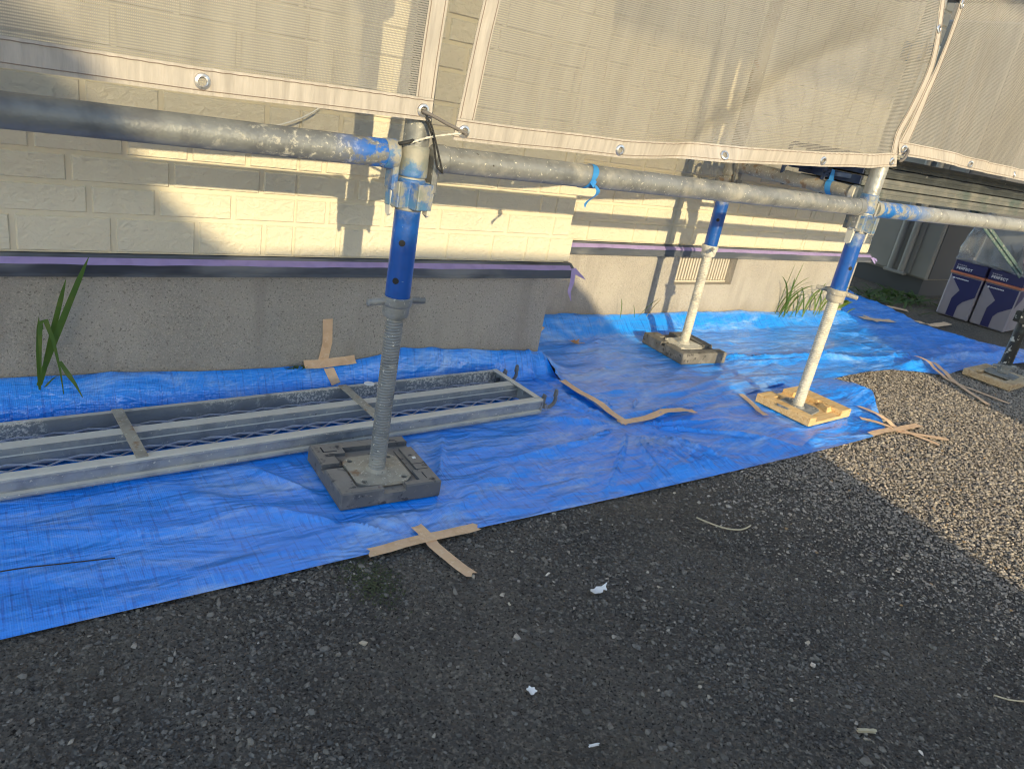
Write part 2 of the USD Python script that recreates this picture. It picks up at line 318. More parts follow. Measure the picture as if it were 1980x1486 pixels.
mat('grass_bright', (0.13,0.20,0.035), .45, layers=[dict(c=(0.20,0.22,0.06), scale=30, lo=.45, hi=.7)], trans=(.35,(0.2,0.28,0.05)))
mat('grass_dry', (0.34,0.27,0.14), .7, trans=(.2,(0.34,0.27,0.14)))
mat('weed_dark', (0.045,0.085,0.02), .5, layers=[dict(c=(0.08,0.10,0.03), scale=25, lo=.45, hi=.7)], trans=(.25,(0.08,0.13,0.03)))
mat('dead_leaf', (0.42,0.23,0.10), .7, layers=[dict(c=(0.5,0.32,0.17), scale=60, lo=.4, hi=.7)])
mat('paper_white', (0.82,0.82,0.82), .7)
mat('straw', (0.48,0.42,0.29), .7)
mat('cabinet_paint', (0.23,0.22,0.20), .5, layers=[dict(c=(0.195,0.187,0.17), scale=3, lo=.4, hi=.7)], bump=[dict(scale=12, d=.001)])
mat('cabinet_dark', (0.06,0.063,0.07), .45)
mat('can_grey', (0.26,0.235,0.265), .42, layers=[dict(c=(0.22,0.2,0.235), scale=6, lo=.4, hi=.7)])
mat('can_navy', (0.014,0.014,0.075), .35)
mat('can_orange', (0.46,0.16,0.09), .45)
mat('can_tin', (0.30,0.31,0.32), .35, .6, layers=[dict(c=(0.2,0.21,0.22), scale=8, lo=.4, hi=.7)])
mat('print_white', (0.70,0.70,0.72), .45)
mat('print_grey', (0.25,0.24,0.28), .5)
mat('green_plastic', (0.06,0.36,0.05), .4, layers=[dict(c=(0.10,0.20,0.07), scale=18, lo=.45, hi=.65)])
mat('pink_stain', (0.50,0.26,0.25), .5, layers=[dict(c=(0.30,0.22,0.22), scale=12, detail=5, lo=.4, hi=.6)])
mat('neighbour_wall', (0.20,0.18,0.155), .8, layers=[dict(c=(0.17,0.155,0.13), scale=2, lo=.4, hi=.7)], bump=[dict(scale=80, d=.002)])
mat('window_frame', (0.55,0.54,0.50), .4)
mat('roof_tile', (0.06,0.06,0.065), .7)
mat('caster_paint', (0.30,0.31,0.33), .3, coat=.5)
mat('hedge', (0.04,0.075,0.02), .7, bump=[dict(scale=30, d=.05)])
mat('moss_green', (0.060,0.068,0.030), .9)
# clear polythene
usdkit.material(stage, '/World/Looks/clear_film', {
    'geo': ('geometry', {}), 'n': ('noise_texture', {'scale': 9, 'detail': 5, 'roughness': .65, 'distortion': 1.2}), 'b': ('bump', {'strength': 1.0, 'distance': .03}),
    't': ('transparent_bsdf', {'color': (.90,.90,.90)}), 'g': ('glossy_bsdf', {'color': (.9,.9,.9), 'roughness': .12}), 'd': ('diffuse_bsdf', {'color': (.55,.55,.55)}),
    'lw': ('layer_weight', {'blend': .35}), 'm1': ('mix_closure', {}), 'm2': ('mix_closure', {'fac': .10})},
    [('geo.position', 'n.vector'), ('n.fac', 'b.height'), ('b.normal', 'g.normal'), ('b.normal', 'lw.normal'), ('t.BSDF', 'm2.closure1'), ('d.BSDF', 'm2.closure2'), ('lw.fresnel', 'm1.fac'), ('m2.closure', 'm1.closure1'), ('g.BSDF', 'm1.closure2')], surface='m1.closure')
mat('window_glass', (0.05,0.055,0.06), .08, spec=.6)
# net: woven threads with open gaps between them
def net_mat(name, c, tr, pitch, cover, streak, dark):
    N = {'tc': ('texture_coordinate', {}), 's': ('separate_xyz', {}), 'mp': ('mapping', {'scale': streak}),
         'nz': ('noise_texture', {'scale': 1.0, 'detail': 5, 'roughness': .62}), 'nz2': ('noise_texture', {'scale': 420.0, 'detail': 2}), 'bp': ('bump', {'strength': 1.0, 'distance': .004})}
    L = [('tc.UV', 's.vector'), ('tc.UV', 'mp.vector'), ('mp.vector', 'nz.vector'), ('tc.UV', 'nz2.vector'), ('nz.fac', 'bp.height')]
    for ax, p_, cov in (('x', pitch[0], cover[0]), ('y', pitch[1], cover[1])):
        N['m'+ax] = ('math', {'math_type': 'multiply', 'value2': 1.0/p_}); N['f'+ax] = ('math', {'math_type': 'fraction'}); N['l'+ax] = ('math', {'math_type': 'less_than', 'value2': cov})
        L += [(f's.{ax}', f'm{ax}.value1'), (f'm{ax}.value', f'f{ax}.value1'), (f'f{ax}.value', f'l{ax}.value1')]
    N['mxo'] = ('math', {'math_type': 'maximum'}); L += [('lx.value', 'mxo.value1'), ('ly.value', 'mxo.value2')]
    N['mr'] = ('map_range', {'from_min': .36, 'from_max': .66, 'to_min': 0.0, 'to_max': 1.0, 'clamp': True}); L.append(('nz.fac', 'mr.value'))
    N['cm'] = ('mix_color', {'a': c, 'b': tuple(v*dark for v in c)}); L.append(('mr.result', 'cm.fac'))  # darker streaks paint wrinkle shading into the thread colour
    N['d'] = ('diffuse_bsdf', {'roughness': .3}); N['t'] = ('translucent_bsdf', {'color': c}); N['g'] = ('glossy_bsdf', {'color': (.5,.5,.5), 'roughness': .45})
    N['m1'] = ('mix_closure', {'fac': tr}); N['m3'] = ('mix_closure', {'fac': .05}); N['tp'] = ('transparent_bsdf', {'color': (1,1,1)}); N['m2'] = ('mix_closure', {})
    L += [('cm.result', 'd.color'), ('bp.normal', 'd.normal'), ('d.BSDF', 'm1.closure1'), ('t.BSDF', 'm1.closure2'), ('m1.closure', 'm3.closure1'), ('g.BSDF', 'm3.closure2'), ('tp.BSDF', 'm2.closure1'), ('m3.closure', 'm2.closure2'), ('mxo.value', 'm2.fac')]
    usdkit.material(stage, f'/World/Looks/{name}', N, L, surface='m2.closure')
net_mat('net_mesh', (0.355,0.337,0.307), .18, (.0024, .0036), (.33, .52), (34, 5, 1), .78)
net_mat('net_hem', (0.52,0.475,0.43), .12, (.0028, .0030), (.90, .93), (75, 9, 1), .74)
mat('stitch', (0.20,0.15,0.12), .8)

# ================================================================== STRUCTURE
YL, YR = 1.724, 2.03                       # foundation faces of the two wall sections
XC, XE = 1.472, 3.79                       # corner between them, right end of the house
house = thing('house', 'cream block-sided house wall on a concrete foundation behind the scaffold', 'house')
def wall_section(x0, x1, yf, ztop, joints_by_row, limit, fillrng, niche=None):
    yb = yf-0.024                           # recessed joint plane
    w = put(house, 'wall', box(x0, x1, yb, yf+0.20, 0.374, ztop), 'siding_smooth')
    fnd = box(x0, x1-0.012, yf, yf+0.25, -0.1, 0.352)
    if niche is not None: fnd = mcut(fnd, niche)
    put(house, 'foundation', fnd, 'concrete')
    # flashing with a sloping top
    prof = sg.Polygon([(yf, .330), (yf-.050, .330), (yf-.050, .334), (yf-.0475, .337), (yf-.050, .358), (yf-.028, .372), (yf, .372)])
    m = ext(prof, x1+0.03-x0); R = np.array([[0,0,1.0],[1,0,0],[0,1,0]]); m = moved(m, (x0,0,0), R)
    put(house, 'drip_flashing', m, 'dark_flashing')
    put(house, 'gap_shade_strip', box(x0, x1, yf-.020, yf, .3722, .3775), 'dark_slot')  # near-black strip painting the shade between flashing and siding
    zs = [.376, .452, .514, .572]
    while zs[-1] < ztop-.09:
        zs += [zs[-3]+.198]
    n = 0; rest = []
    for r in range(len(zs)-1):
        a, b = zs[r], zs[r+1]
        js = list(joints_by_row.get(r, []))
        if not js: js = [x0+.10*fillrng.random()]
        while js[0] > x0+.22: js.insert(0, js[0]-fillrng.uniform(.12,.2))
        while js[-1] < x1-.14: js.append(js[-1]+fillrng.choice([.145,.165,.19,.225])+fillrng.uniform(-.01,.01))
        xs = [x0] + js + [x1]
        for i in range(len(xs)-1):
            g0 = .004 if i else 0.0; g1 = .004 if i < len(xs)-2 else 0.0
            parts = [(xs[i]+g0, xs[i+1]-g1)]
            for pj in (.635, 1.411, 2.27, 3.18):   # butt joints of the siding sheets
                p2 = []
                for (u, v) in parts:
                    if u+.012 < pj < v-.012: p2 += [(u, pj-.0012), (pj+.0012, v)]
                    else: p2.append((u, v))
                parts = p2
            for (u, v) in parts:
                if v-u < .006: continue
                lo = a+.0035 if r else a; hi = b-.0035; d = .0046; ch = .0035
                V = np.array([[u,yb+.001,lo],[v,yb+.001,lo],[v,yb+.001,hi],[u,yb+.001,hi],[u+ch,yb-d,lo+ch],[v-ch,yb-d,lo+ch],[v-ch,yb-d,hi-ch],[u+ch,yb-d,hi-ch]])
                F = np.array([[4,5,6,7],[0,1,5,4],[1,2,6,5],[2,3,7,6],[3,0,4,7]])
                if n < limit and b < ztop-.0: put(w, 'siding_block', (V, F), 'siding_relief'); n += 1
                else: rest.append(trimesh.Trimesh(V, np.vstack([F[:,[0,1,2]],F[:,[0,2,3]]]), process=False))
    if rest: put(w, 'siding_block', cat(*rest), 'siding_relief', kind='stuff')
    return w
JL = {0:[.081,.255,.418,.565,.747,.90,1.055,1.204,1.324], 1:[.04,.213,.338,.494,.714,.861,1.024,1.246], 2:[.02,.179,.366,.554,.782,.95,1.13,1.35], 3:[-.05,.12,.279,.402,.522,.697,.86,1.0,1.19], 4:[.05,.208,.346,.559,.73,.90,1.06]}
wall_section(-0.9, 1.484, YL, 1.42, JL, 290, np.random.default_rng(3))
JR = {0:[1.66,1.83,2.062,2.19,2.40,2.651,2.827,3.02,3.20,3.351], 1:[1.75,1.93,2.11,2.33,2.52,2.758,2.917,3.09]}
wall_section(1.476, XE, YR, 2.30, JR, 290, np.random.default_rng(5), box(2.40, 2.78, YR-.05, YR+.06, .198, .3295))
put(house, 'wall_return', box(XC-.22, XC+.003, YL+.20, YR-.034, -.1, 1.42), 'siding_smooth')
put(house, 'upper_wall', cat(box(-.9, 1.484, YL-.02, YL+.2, 1.4205, 3.6), box(1.4845, XE, YR-.02, YR+.2, 2.3005, 3.6)), 'siding_smooth')
put(house, 'end_wall', box(XE-.2, XE-.002, YR+.201, YR+2.2, -.1, 3.6), 'siding_smooth')
# vent grille set back in the niche of the right foundation
vent = put(house, 'vent_grille', box(2.402, 2.778, YR+.050, YR+.058, .200, .3285), 'dark_slot')
for k in range(21):
    x = 2.410+k*.0178
    put(vent, 'slat', box(x, x+.0085, YR+.036, YR+.0495, .2075, .323, .002), 'vent_plastic')
put(vent, 'vent_frame', cat(box(2.402, 2.778, YR+.034, YR+.0495, .200, .207), box(2.402, 2.778, YR+.034, YR+.0495, .3235, .3285)), 'vent_plastic')

# purple masking tape along both flashings
def mask_tape(x0, x1, yf, label, tail):
    t = thing('masking_tape', label, 'tape', group=None)
    xs = np.arange(x0, x1+.001, .02); n = len(xs)
    w = .0012*np.sin(xs*17)+.0008*np.sin(xs*53)
    rows = [np.stack([xs, 0*xs+yf-.0385, .3675+0*xs], 1), np.stack([xs, 0*xs+yf-.0500, .3597+w*.3], 1), np.stack([xs, 0*xs+yf-.0518, .3565+w*.6], 1)]
    V = np.vstack(rows); F = [[r*n+i, (r+1)*n+i, (r+1)*n+i+1, r*n+i+1] for r in range(2) for i in range(n-1)]
    put(t, 'strip', (V, np.array(F)), 'purple_tape', True)
    for pts, wd in tail:
        pts = np.array(pts); k = np.linspace(0, 1, 14); idx = np.linspace(0, 1, len(pts))
        P = np.stack([np.interp(k, idx, pts[:,j]) for j in range(3)], 1)
        side = np.array([.8,-.3,.25]); side /= np.linalg.norm(side)
        ww = np.interp(k, [0,.6,1], [wd, wd*.8, wd*.1])[:,None]
        V = np.vstack([P-side*ww/2, P+side*ww/2]); m = len(P)
        put(t, 'loose_end', (V, np.array([[i, i+m, i+m+1, i+1] for i in range(m-1)])), 'purple_tape', True)
mask_tape(-.9, 1.512, YL, 'purple masking tape on the near left flashing, its loose end curling at the corner', [
    ([(1.505,1.675,.362),(1.525,1.664,.345),(1.548,1.655,.332)], .018), ([(1.508,1.672,.360),(1.506,1.666,.318),(1.498,1.662,.292),(1.512,1.660,.262)], .016)])
mask_tape(1.50, 3.815, YR, 'purple masking tape on the flashing of the far right wall above the vent', [
    ([(3.805,1.978,.356),(3.83,1.972,.350),(3.85,1.968,.338)], .018), ([(3.805,1.978,.354),(3.825,1.968,.336),(3.835,1.966,.325)], .012)])

# ================================================================== GROUND
ground = thing('ground', 'dark worn asphalt yard with loose stones', 'ground', kind='structure')
gx = np.concatenate([[-20,-8,-3,-1.2], np.arange(-.6, 4.3, .0075), [4.5,5,6,8,12,20]]); gy = np.concatenate([[-20,-8,-3,-1], np.arange(-.5, 1.5, .0075), [1.7,2.2,3,5,9,20]])
GX, GY = np.meshgrid(gx, gy)
def ground_z(x, y):
    return -.0085 + .0075*fbm2(x*62, y*62, 2, 4) + .004*(fbm2(x*6, y*6, 3, 9)-.5)
GZ = ground_z(GX, GY); ny, nx = GX.shape
I = np.arange(nx*ny).reshape(ny, nx)
Q = np.stack([I[:-1,:-1], I[:-1,1:], I[1:,1:], I[1:,:-1]], -1).reshape(-1, 4)
put(ground, 'asphalt', (np.stack([GX, GY, GZ], -1).reshape(-1, 3), Q), 'asphalt', True)

# ------------------------------------------------------------------ blue sheets
def smooth(a, b, x):
    t = np.clip((x-a)/(b-a), 0, 1); return t*t*(3-2*t)
def radial(x, y, cx, cy, k, L, seed, t0=None, t1=None):
    dx, dy = x-cx, y-cy; r = np.hypot(dx, dy)+1e-6; th = np.arctan2(dy, dx)
    n = fbm2(th*k, r*1.2, 2, seed); c = np.clip(1-np.abs(2*n-1)*5.0, 0, 1)**1.1
    w = np.exp(-r/L)*smooth(.03, .16, r)
    if t0 is not None: w = w*smooth(t0-.25, t0, th)*smooth(t1+.25, t1, th)
    return c*w
def crumple(x, y, seed, ang, f):
    c, s = math.cos(ang), math.sin(ang); u, v = x*c+y*s, -x*s+y*c
    n = fbm2(u*f*.35, v*f, 3, seed); return np.clip(1-np.abs(2*n-1)*4, 0, 1)
def h1(x, y):
    ze = np.interp(x, [-.9,.04,.34,.60,.71,.80,.98,1.19,1.40,1.49,1.7], [.095,.092,.082,.072,.068,.075,.106,.093,.075,.06,.03])
    h = .0035 + ze*smooth(np.interp(x, [.0,1.25,1.5], [1.632,1.668,1.66]), 1.717, y)**.8
    h += smooth(1.002, 1.05, y)*(.018*radial(x, y, .685, 1.01, 3.4, .60, 11, .05, 2.8) + .019*radial(x, y, 1.49, 1.30, 3.6, .50, 21))
    h += .007*radial(x, y, 2.45, 1.03, 3.0, .30, 31)
    amp = .35+.65*smooth(.45, 1.0, x)
    h += amp*(.0065*crumple(x, y, 41, .38, 6) + .0022*crumple(x, y, 43, -.3, 15)) * smooth(1.008, 1.05, y)
    h += .006*fbm2(x*3.5, y*7, 2, 5)*smooth(1.01, 1.12, y)*(1-.8*smooth(1.34, 1.40, y))
    # folds parallel to the wall on the rising part
    up_ = smooth(1.64, 1.69, y)
    h += up_*.010*(fbm2(x*2.2, y*26, 2, 8)-.4)
    b = np.exp(-(((x-2.64)/.085)**2 + ((y-1.25)/.10)**2)); h += .040*b*smooth(2.47, 2.56, x)
    # pressed flat under the base boards and the walkway
    for xc, yc, a_, b_ in ((.6775,1.252,.118,.118), (2.258,1.227,.14,.112), (.1,1.50,1.17,.118)):
        k = smooth(.055, .0, np.maximum(np.abs(x-xc)-a_, np.abs(y-(yc+(.0424*(x-.1) if a_ > 1 else 0)))-b_)); h = h*(1-k)+.0055*k
    return np.maximum(h, .0025)
T1 = sg.Polygon([(-.9,1.012),(0,1.012),(.35,1.010),(.8,1.011),(1.2,1.003),(1.57,.999),(1.96,.999),(2.30,1.0),(2.44,1.02),(2.50,1.065),(2.545,1.10),(2.60,1.155),(2.69,1.235),(2.73,1.30),(2.72,1.38),(2.65,1.46),(1.60,1.50),(1.55,1.62),(1.485,1.719),(-.9,1.719)])
T2 = sg.Polygon([(1.492,1.722),(1.505,1.66),(1.489,1.586),(1.478,1.50),(1.481,1.42),(1.488,1.35),(1.505,1.300),(1.62,1.302),(1.794,1.311),(2.09,1.362),(2.25,1.395),(2.42,1.408),(2.69,1.402),(2.88,1.418),(3.04,1.424),(3.20,1.412),(3.33,1.372),(3.463,1.300),(3.62,1.318),(3.914,1.335),(4.4,1.29),(4.75,1.27),(4.62,1.42),(4.42,1.62),(4.40,1.85),(4.55,2.22),(4.72,2.6),(3.80,2.6),(3.795,2.026),(1.500,2.026)])
def h2(x, y):
    ze = np.interp(x, [1.5,1.78,2.03,2.5,2.8,3.3,3.79,3.83,3.95], [.085,.076,.068,.067,.060,.05,.042,.03,0])
    base = np.where(shapely.contains_xy(T1, x, y), .006, .0) + .004
    h = base + ze*smooth(1.93, 2.02, y)*np.where(x < 3.83, 1, 0)
    h += .008*smooth(1.56, 1.50, x)*smooth(1.36, 1.46, y) + .03*smooth(1.66, 1.72, y)*smooth(1.60, 1.50, x)
    h += .015*radial(x, y, 1.50, 1.31, 3.4, .50, 51, -.2, 1.9) + .010*radial(x, y, 3.44, 1.27, 2.6, .6, 61, .1, 3.1)
    h += .0075*crumple(x, y, 71, .15, 6) + .0024*crumple(x, y, 73, .5, 15) + .009*fbm2(x*2.2, y*8, 3, 6)
    for (xa, ya, xb, yb, w, a) in [(2.33,1.68,3.05,1.56,.022,.022),(2.40,1.62,3.6,1.50,.03,.014),(1.75,1.42,2.4,1.55,.03,.010),(3.3,1.42,4.5,1.40,.035,.030),(3.5,1.55,4.45,1.52,.03,.016)]:
        d = np.array([xb-xa, yb-ya]); Ln = np.hypot(*d); d /= Ln
        u = (x-xa)*d[0]+(y-ya)*d[1]; v = -(x-xa)*d[1]+(y-ya)*d[0]
        h += a*np.clip(1-np.abs(v/w+.4*np.sin(u*9)), 0, 1)**1.3*smooth(-.05, .08, u)*smooth(Ln+.1, Ln-.15, u)
    edge = np.interp(x, [1.5,1.8,2.1,2.42,2.69,3.04,3.33,3.46,3.9,4.7], [1.30,1.31,1.36,1.408,1.402,1.424,1.37,1.30,1.335,1.27])
    h = np.where(y < edge+.03, base + (h-base)*np.clip((y-edge)/.03, .15, 1), h)
    # pressed flat under the near inner base board
    k = smooth(.20, .13, np.maximum(np.abs(x-2.216), np.abs(y-1.745)))
    h = base + (h-base)*(.25+.75*smooth(1.485, 1.56, x+.0*y)*1.0 + 0) if False else np.where((x < 1.56) & (y < 1.66), base+(h-base)*np.clip(.3+.7*(x-1.485)/.075, .3, 1), h)
    return h*(1-k)+.010*k
def cloth(poly, hf, step):
    P, T = sheet2d(poly, step); return (np.column_stack([P, hf(P[:,0], P[:,1])]), T)
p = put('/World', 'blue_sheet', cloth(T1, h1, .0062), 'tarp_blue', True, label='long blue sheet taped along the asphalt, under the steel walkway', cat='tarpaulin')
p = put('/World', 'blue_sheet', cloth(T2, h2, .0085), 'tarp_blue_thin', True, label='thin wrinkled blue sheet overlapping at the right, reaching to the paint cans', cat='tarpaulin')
def hs(x, y):
    x, y = np.asarray(x, float), np.asarray(y, float)
    z = np.zeros(np.broadcast(x, y).shape)
    z = np.where(shapely.contains_xy(T1, x, y), h1(x, y), z)
    return np.where(shapely.contains_xy(T2, x, y), np.maximum(z, h2(x, y)), z)

# ------------------------------------------------------------------ brown paper tape
def tape_strip(parent, pts, w, lift=.0022, seed=0, n=40, torn=True):
    pts = np.array(pts, float); d = np.r_[0, np.cumsum(np.hypot(*np.diff(pts[:,:2], axis=0).T))]
    k = np.linspace(0, d[-1], n); P = np.stack([np.interp(k, d, pts[:,j]) for j in range(2)], 1)
    g = np.gradient(P, axis=0); g /= np.linalg.norm(g, axis=1)[:,None]; nn = np.stack([-g[:,1], g[:,0]], 1)
    P += nn*((fbm2(k*11, 0*k+seed, 2, seed)-.5)*.010)[:,None]
    Qs = []
    for s in (-.5, -.2, .2, .5):
        ww = w*(1+.10*(fbm2(k*28, 0*k+seed+s*9, 2, seed+3)-.5))
        Q = P + nn*(s*ww)[:,None]
        if torn:
            r = np.random.default_rng(seed+int(10*s)+50); Q[0] -= g[0]*r.uniform(-.004,.006); Q[-1] += g[-1]*r.uniform(-.004,.006)
        Qs.append((s, Q))
    Z = np.array([hs(Q[:,0], Q[:,1]) for _, Q in Qs]); top = Z.max(0)
    pad = np.pad(top, 3, 'edge'); top = np.max([pad[i:i+len(top)] for i in range(7)], 0)
    top = np.convolve(np.pad(top, 2, 'edge'), [.1,.2,.4,.2,.1], 'valid')
    V = []
    for (s, Q), z_ in zip(Qs, Z):
        V.append(np.column_stack([Q, np.maximum(z_, top) + lift + .0022 + .0025*np.clip(fbm2(k*22, 0*k+s, 2, seed+7)-.45, 0, 1)]))
    V = np.vstack(V); F = np.array([[r*n+i, r*n+i+1, (r+1)*n+i+1, (r+1)*n+i] for r in range(3) for i in range(n-1)])
    put(parent, 'tape_strip', (V, F), 'kraft_tape', True)
def tapes(label, strips, w=.022):
    t = thing('paper_tape', label, 'tape')
    for i, (pts, *o) in enumerate(strips):
        tape_strip(t, pts, o[0] if o else w, lift=.0022+.0016*i, seed=int(abs(pts[0][0]*77+pts[0][1]*31))+i)
tapes('crossed brown paper tape on the near edge of the blue sheet', [([(.676,1.052),(.684,.99),(.705,.884)], .025), ([(.556,1.004),(.68,1.008),(.794,1.010)], .026)])
tapes('brown paper tape in a V joining the two overlapping blue sheets', [([(1.483,1.592),(1.484,1.45),(1.492,1.292)], .026), ([(1.470,1.307),(1.55,1.300),(1.65,1.312),(1.788,1.304)], .026)])
tapes('short brown tape strip left of the new wooden board', [([(2.095,1.364),(2.065,1.30),(2.026,1.215)], .022)], .022)
tapes('star of brown paper tape on sunlit asphalt at the sheet corner', [([(2.41,1.096),(2.49,1.0),(2.635,.902)], .024), ([(2.515,1.165),(2.51,1.02),(2.535,.882)], .022), ([(2.31,1.009),(2.47,1.010),(2.64,1.004)], .026)])
tapes('two thin brown tapes trailing over asphalt beside the pale wooden board', [([(3.45,1.445),(3.41,1.222),(3.419,1.01)], .022), ([(3.49,1.378),(3.436,1.257),(3.265,1.035)], .024)])
tapes('brown tape near the far end of the house foundation', [([(3.945,1.995),(4.05,1.955),(4.18,1.935)], .05), ([(4.0,1.92),(4.02,2.02)], .03)])
tapes('brown tape in front of the paint cans', [([(4.371,1.89),(4.5,1.85),(4.721,1.868)], .05)])
tapes('small tape scrap at the sheet edge by the weeds', [([(4.60,2.19),(4.68,2.10)], .06)])
# tape cross stuck to the left foundation
t = thing('paper_tape', 'brown tape cross sticking the sheet to the left foundation', 'tape')
V = np.array([[.735,YL-.0022,.205],[.762,YL-.0022,.206],[.766,YL-.003,.14],[.739,YL-.003,.14],[.757,YL-.0035,.080],[.729,YL-.0035,.082]])
put(t, 'tape_strip', (V, np.array([[0,1,2,3],[3,2,4,5]])), 'kraft_tape')
xs = np.linspace(.690, .832, 12); zc = .0745+.004*np.sin((xs-.69)*14)
zt = hs(xs, 0*xs+YL-.016)
V = np.vstack([np.stack([xs, 0*xs+YL-.004, zt+.020], 1), np.stack([xs, 0*xs+YL-.009, zt+.012], 1), np.stack([xs, 0*xs+YL-.0225, np.maximum(zt+.003, hs(xs, 0*xs+YL-.0225)+.004)], 1)])
put(t, 'tape_strip', (V, np.array([[r*12+i, r*12+i+1, (r+1)*12+i+1, (r+1)*12+i] for r in range(2) for i in range(11)])), 'kraft_tape', True)
V = np.array([[x_, y_, float(hs(np.array([x_]), np.array([y_]))[0])+.006] for x_, y_ in ((.740,YL-.022),(.768,YL-.022),(.782,YL-.040),(.757,YL-.044))])
put(t, 'tape_strip', (V, np.array([[0,1,2,3]])), 'kraft_tape')
t = thing('paper_tape', 'small tape at the foundation corner where the thin sheet starts', 'tape')
V = np.array([[1.545,1.99,.098],[1.57,1.99,.10],[1.66,1.93,.072],[1.64,1.92,.062]])
put(t, 'tape_strip', (V, np.array([[0,1,2,3]])), 'kraft_tape')

# ================================================================== SCAFFOLD
ZP = 0.690                                  # centre height of the outer ledger pipes
PL, PR, P4, PM = (0.672, 1.229), (2.187, 1.207), (3.757, 1.190), (2.216, 1.752)
def thread_rod(z0, z1, r=.0178, pitch=.0062, n=24):
    zs = np.arange(z0, z1, pitch/5); a = np.linspace(0, 2*np.pi, n, endpoint=False)
    Z, A = np.meshgrid(zs, a, indexing='ij'); ph = ((Z/pitch - A/(2*np.pi)) % 1.0)
    rr = r - .0030*np.clip(np.abs(ph-.5)*2-.45, 0, 1)/.55
    V = np.stack([rr*np.cos(A), rr*np.sin(A), Z], -1).reshape(-1, 3); m = len(zs)
    F = np.array([[i*n+k, i*n+(k+1)%n, (i+1)*n+(k+1)%n, (i+1)*n+k] for i in range(m-1) for k in range(n)])
    return V, F
def base_plate(w, th=.006, rz=0.0):
    c = .018; h = w/2
    poly = sg.Polygon([(-h+c,-h),(h-c,-h),(h,-h+c),(h,h-c),(h-c,h),(-h+c,h),(-h,h-c),(-h,-h+c)]).buffer(-.004).buffer(.004)
    for sx in (-1,1):
        for sy in (-1,1): poly = poly.difference(sg.Point(sx*w*.36, sy*w*.36).buffer(.0062, 6))
    m = ext(poly, th); m = cat(m, lathe([(0,th),(.024,th),(.021,th+.004),(.0178,th+.006),(0,th+.006)], 20))
    return moved(m, R=rotz(rz))
def jack(label, x, y, zb, znut, plate_w, rz, mats, handle_rz, nut_body=True):
    t = thing('jack_base', label, 'jack base', (x, y, 0), group='screw jacks under the scaffold posts')
    put(t, 'base_plate', moved(base_plate(plate_w, rz=rz), (0,0,zb)), mats[0], 25)
    put(t, 'threaded_rod', thread_rod(zb+.006, znut+.01), mats[1], True)
    body = lathe([(.018,znut-.026),(.0245,znut-.024),(.0265,znut-.018),(.0265,znut-.004),(.0285,znut-.002),(.0300,znut+.002),(.0300,znut+.014),(.0275,znut+.0155),(.0252,znut+.0155),(.0252,znut+.004),(.018,znut+.004)], 28)
    n_ = put(t, 'wing_nut', body, mats[2], 30)
    for s in (0, math.pi):
        a = handle_rz+s
        d = np.array([math.cos(a), math.sin(a), 0])
        hd = tube([d*.022+[0,0,znut+.006], d*.034+[0,0,znut+.006], d*.062+[0,0,znut+.004], d*.064+[0,0,znut+.004]], [.0085,.0075,.0068,.004], 10)
        put(n_, 'handle', hd, mats[2], 40)
    return t
def pocket(r0=.0235, w=.036, dep=.020, h=.046, th=.004):
    # U-shaped wedge pocket on the +x side, its mouth upwards
    x0, x1 = r0, r0+dep
    out = cat(box(x1-th, x1, -w/2, w/2, -h/2, h/2, .0012), box(x0-.004, x1-th, -w/2, -w/2+th, -h/2, h/2), box(x0-.004, x1-th, w/2-th, w/2, -h/2, h/2))
    return out
def post(label, x, y, z0, ztop, zpk, mats, hole_dirs, extra_z=()):
    t = thing('scaffold_post', label, 'scaffold post', (x, y, 0), group='upright scaffold posts')
    low = trimesh.creation.annulus(.0205, .0243, .6-(z0-.45)) if False else None
    holes = []
    ring = [(.0205,z0),(.0243,z0),(.0243,zpk+.030),(.0205,zpk+.030)]
    tubem = lathe(ring+[ring[0]], 32)
    for (ang, z) in hole_dirs:
        d = np.array([math.cos(ang), math.sin(ang), 0]); holes.append(rod(d*.01+[0,0,z], d*.04+[0,0,z], .0062, 12))
    put(t, 'lower_tube', tubem, mats[0], 30)
    for hm, (ang, z) in zip(holes, hole_dirs):
        d = np.array([math.cos(ang), math.sin(ang), 0]); put(t, 'pin_hole', rod(d*.0232+[0,0,z], d*.0246+[0,0,z], .0062, 14), 'dark_slot')
    put(t, 'upper_tube', lathe([(0,zpk+.028),(.0236,zpk+.028),(.0236,ztop),(0,ztop)], 32), mats[1], 30)
    put(t, 'sleeve', lathe([(.0237,zpk+.032),(.0268,zpk+.032),(.0274,zpk+.036),(.0262,zpk+.082),(.0237,zpk+.086)], 32), mats[2], 30)
    put(t, 'collar', lathe([(.0240,zpk-.030),(.0262,zpk-.028),(.0262,zpk+.026),(.0240,zpk+.028)], 32), mats[2], 30)
    for z in (zpk,)+tuple(extra_z):
        for k in range(4):
            put(t, 'wedge_pocket', moved(moved(pocket(), R=rotz(k*math.pi/2+.25)), (0,0,z)), mats[2], 25)
    return t
g3 = .25
post('blue and grey scaffold post standing on the near dark plastic board, nearest the camera', *PL, .425, 2.6, .624, ('post_blue','steel','pocket_blue_grey'), [(-2.2,.535),(-2.35,.462)], extra_z=(1.10,))
post('far outer scaffold post, blue lower tube, on the new wooden board', *PR, .437, 2.6, .645, ('post_blue','steel_plain','pocket_blue_grey'), [(-2.0,.510)], extra_z=(1.12,))
post('inner scaffold post near the wall, behind the others, by the vent', *PM, .432, 2.6, .655, ('post_blue','steel_dirty','steel_dirty'), [(-2.4,.530)])
post('black peeling scaffold post at the right edge of the picture', *P4, .075, 2.6, .66, ('post_black','post_black','post_black'), [], extra_z=(.30,))
jack('grey screw jack with wing nut on the near dark plastic board', *PL, .0382, .412, .122, -.06, ('steel_dirty','steel','steel'), .05)
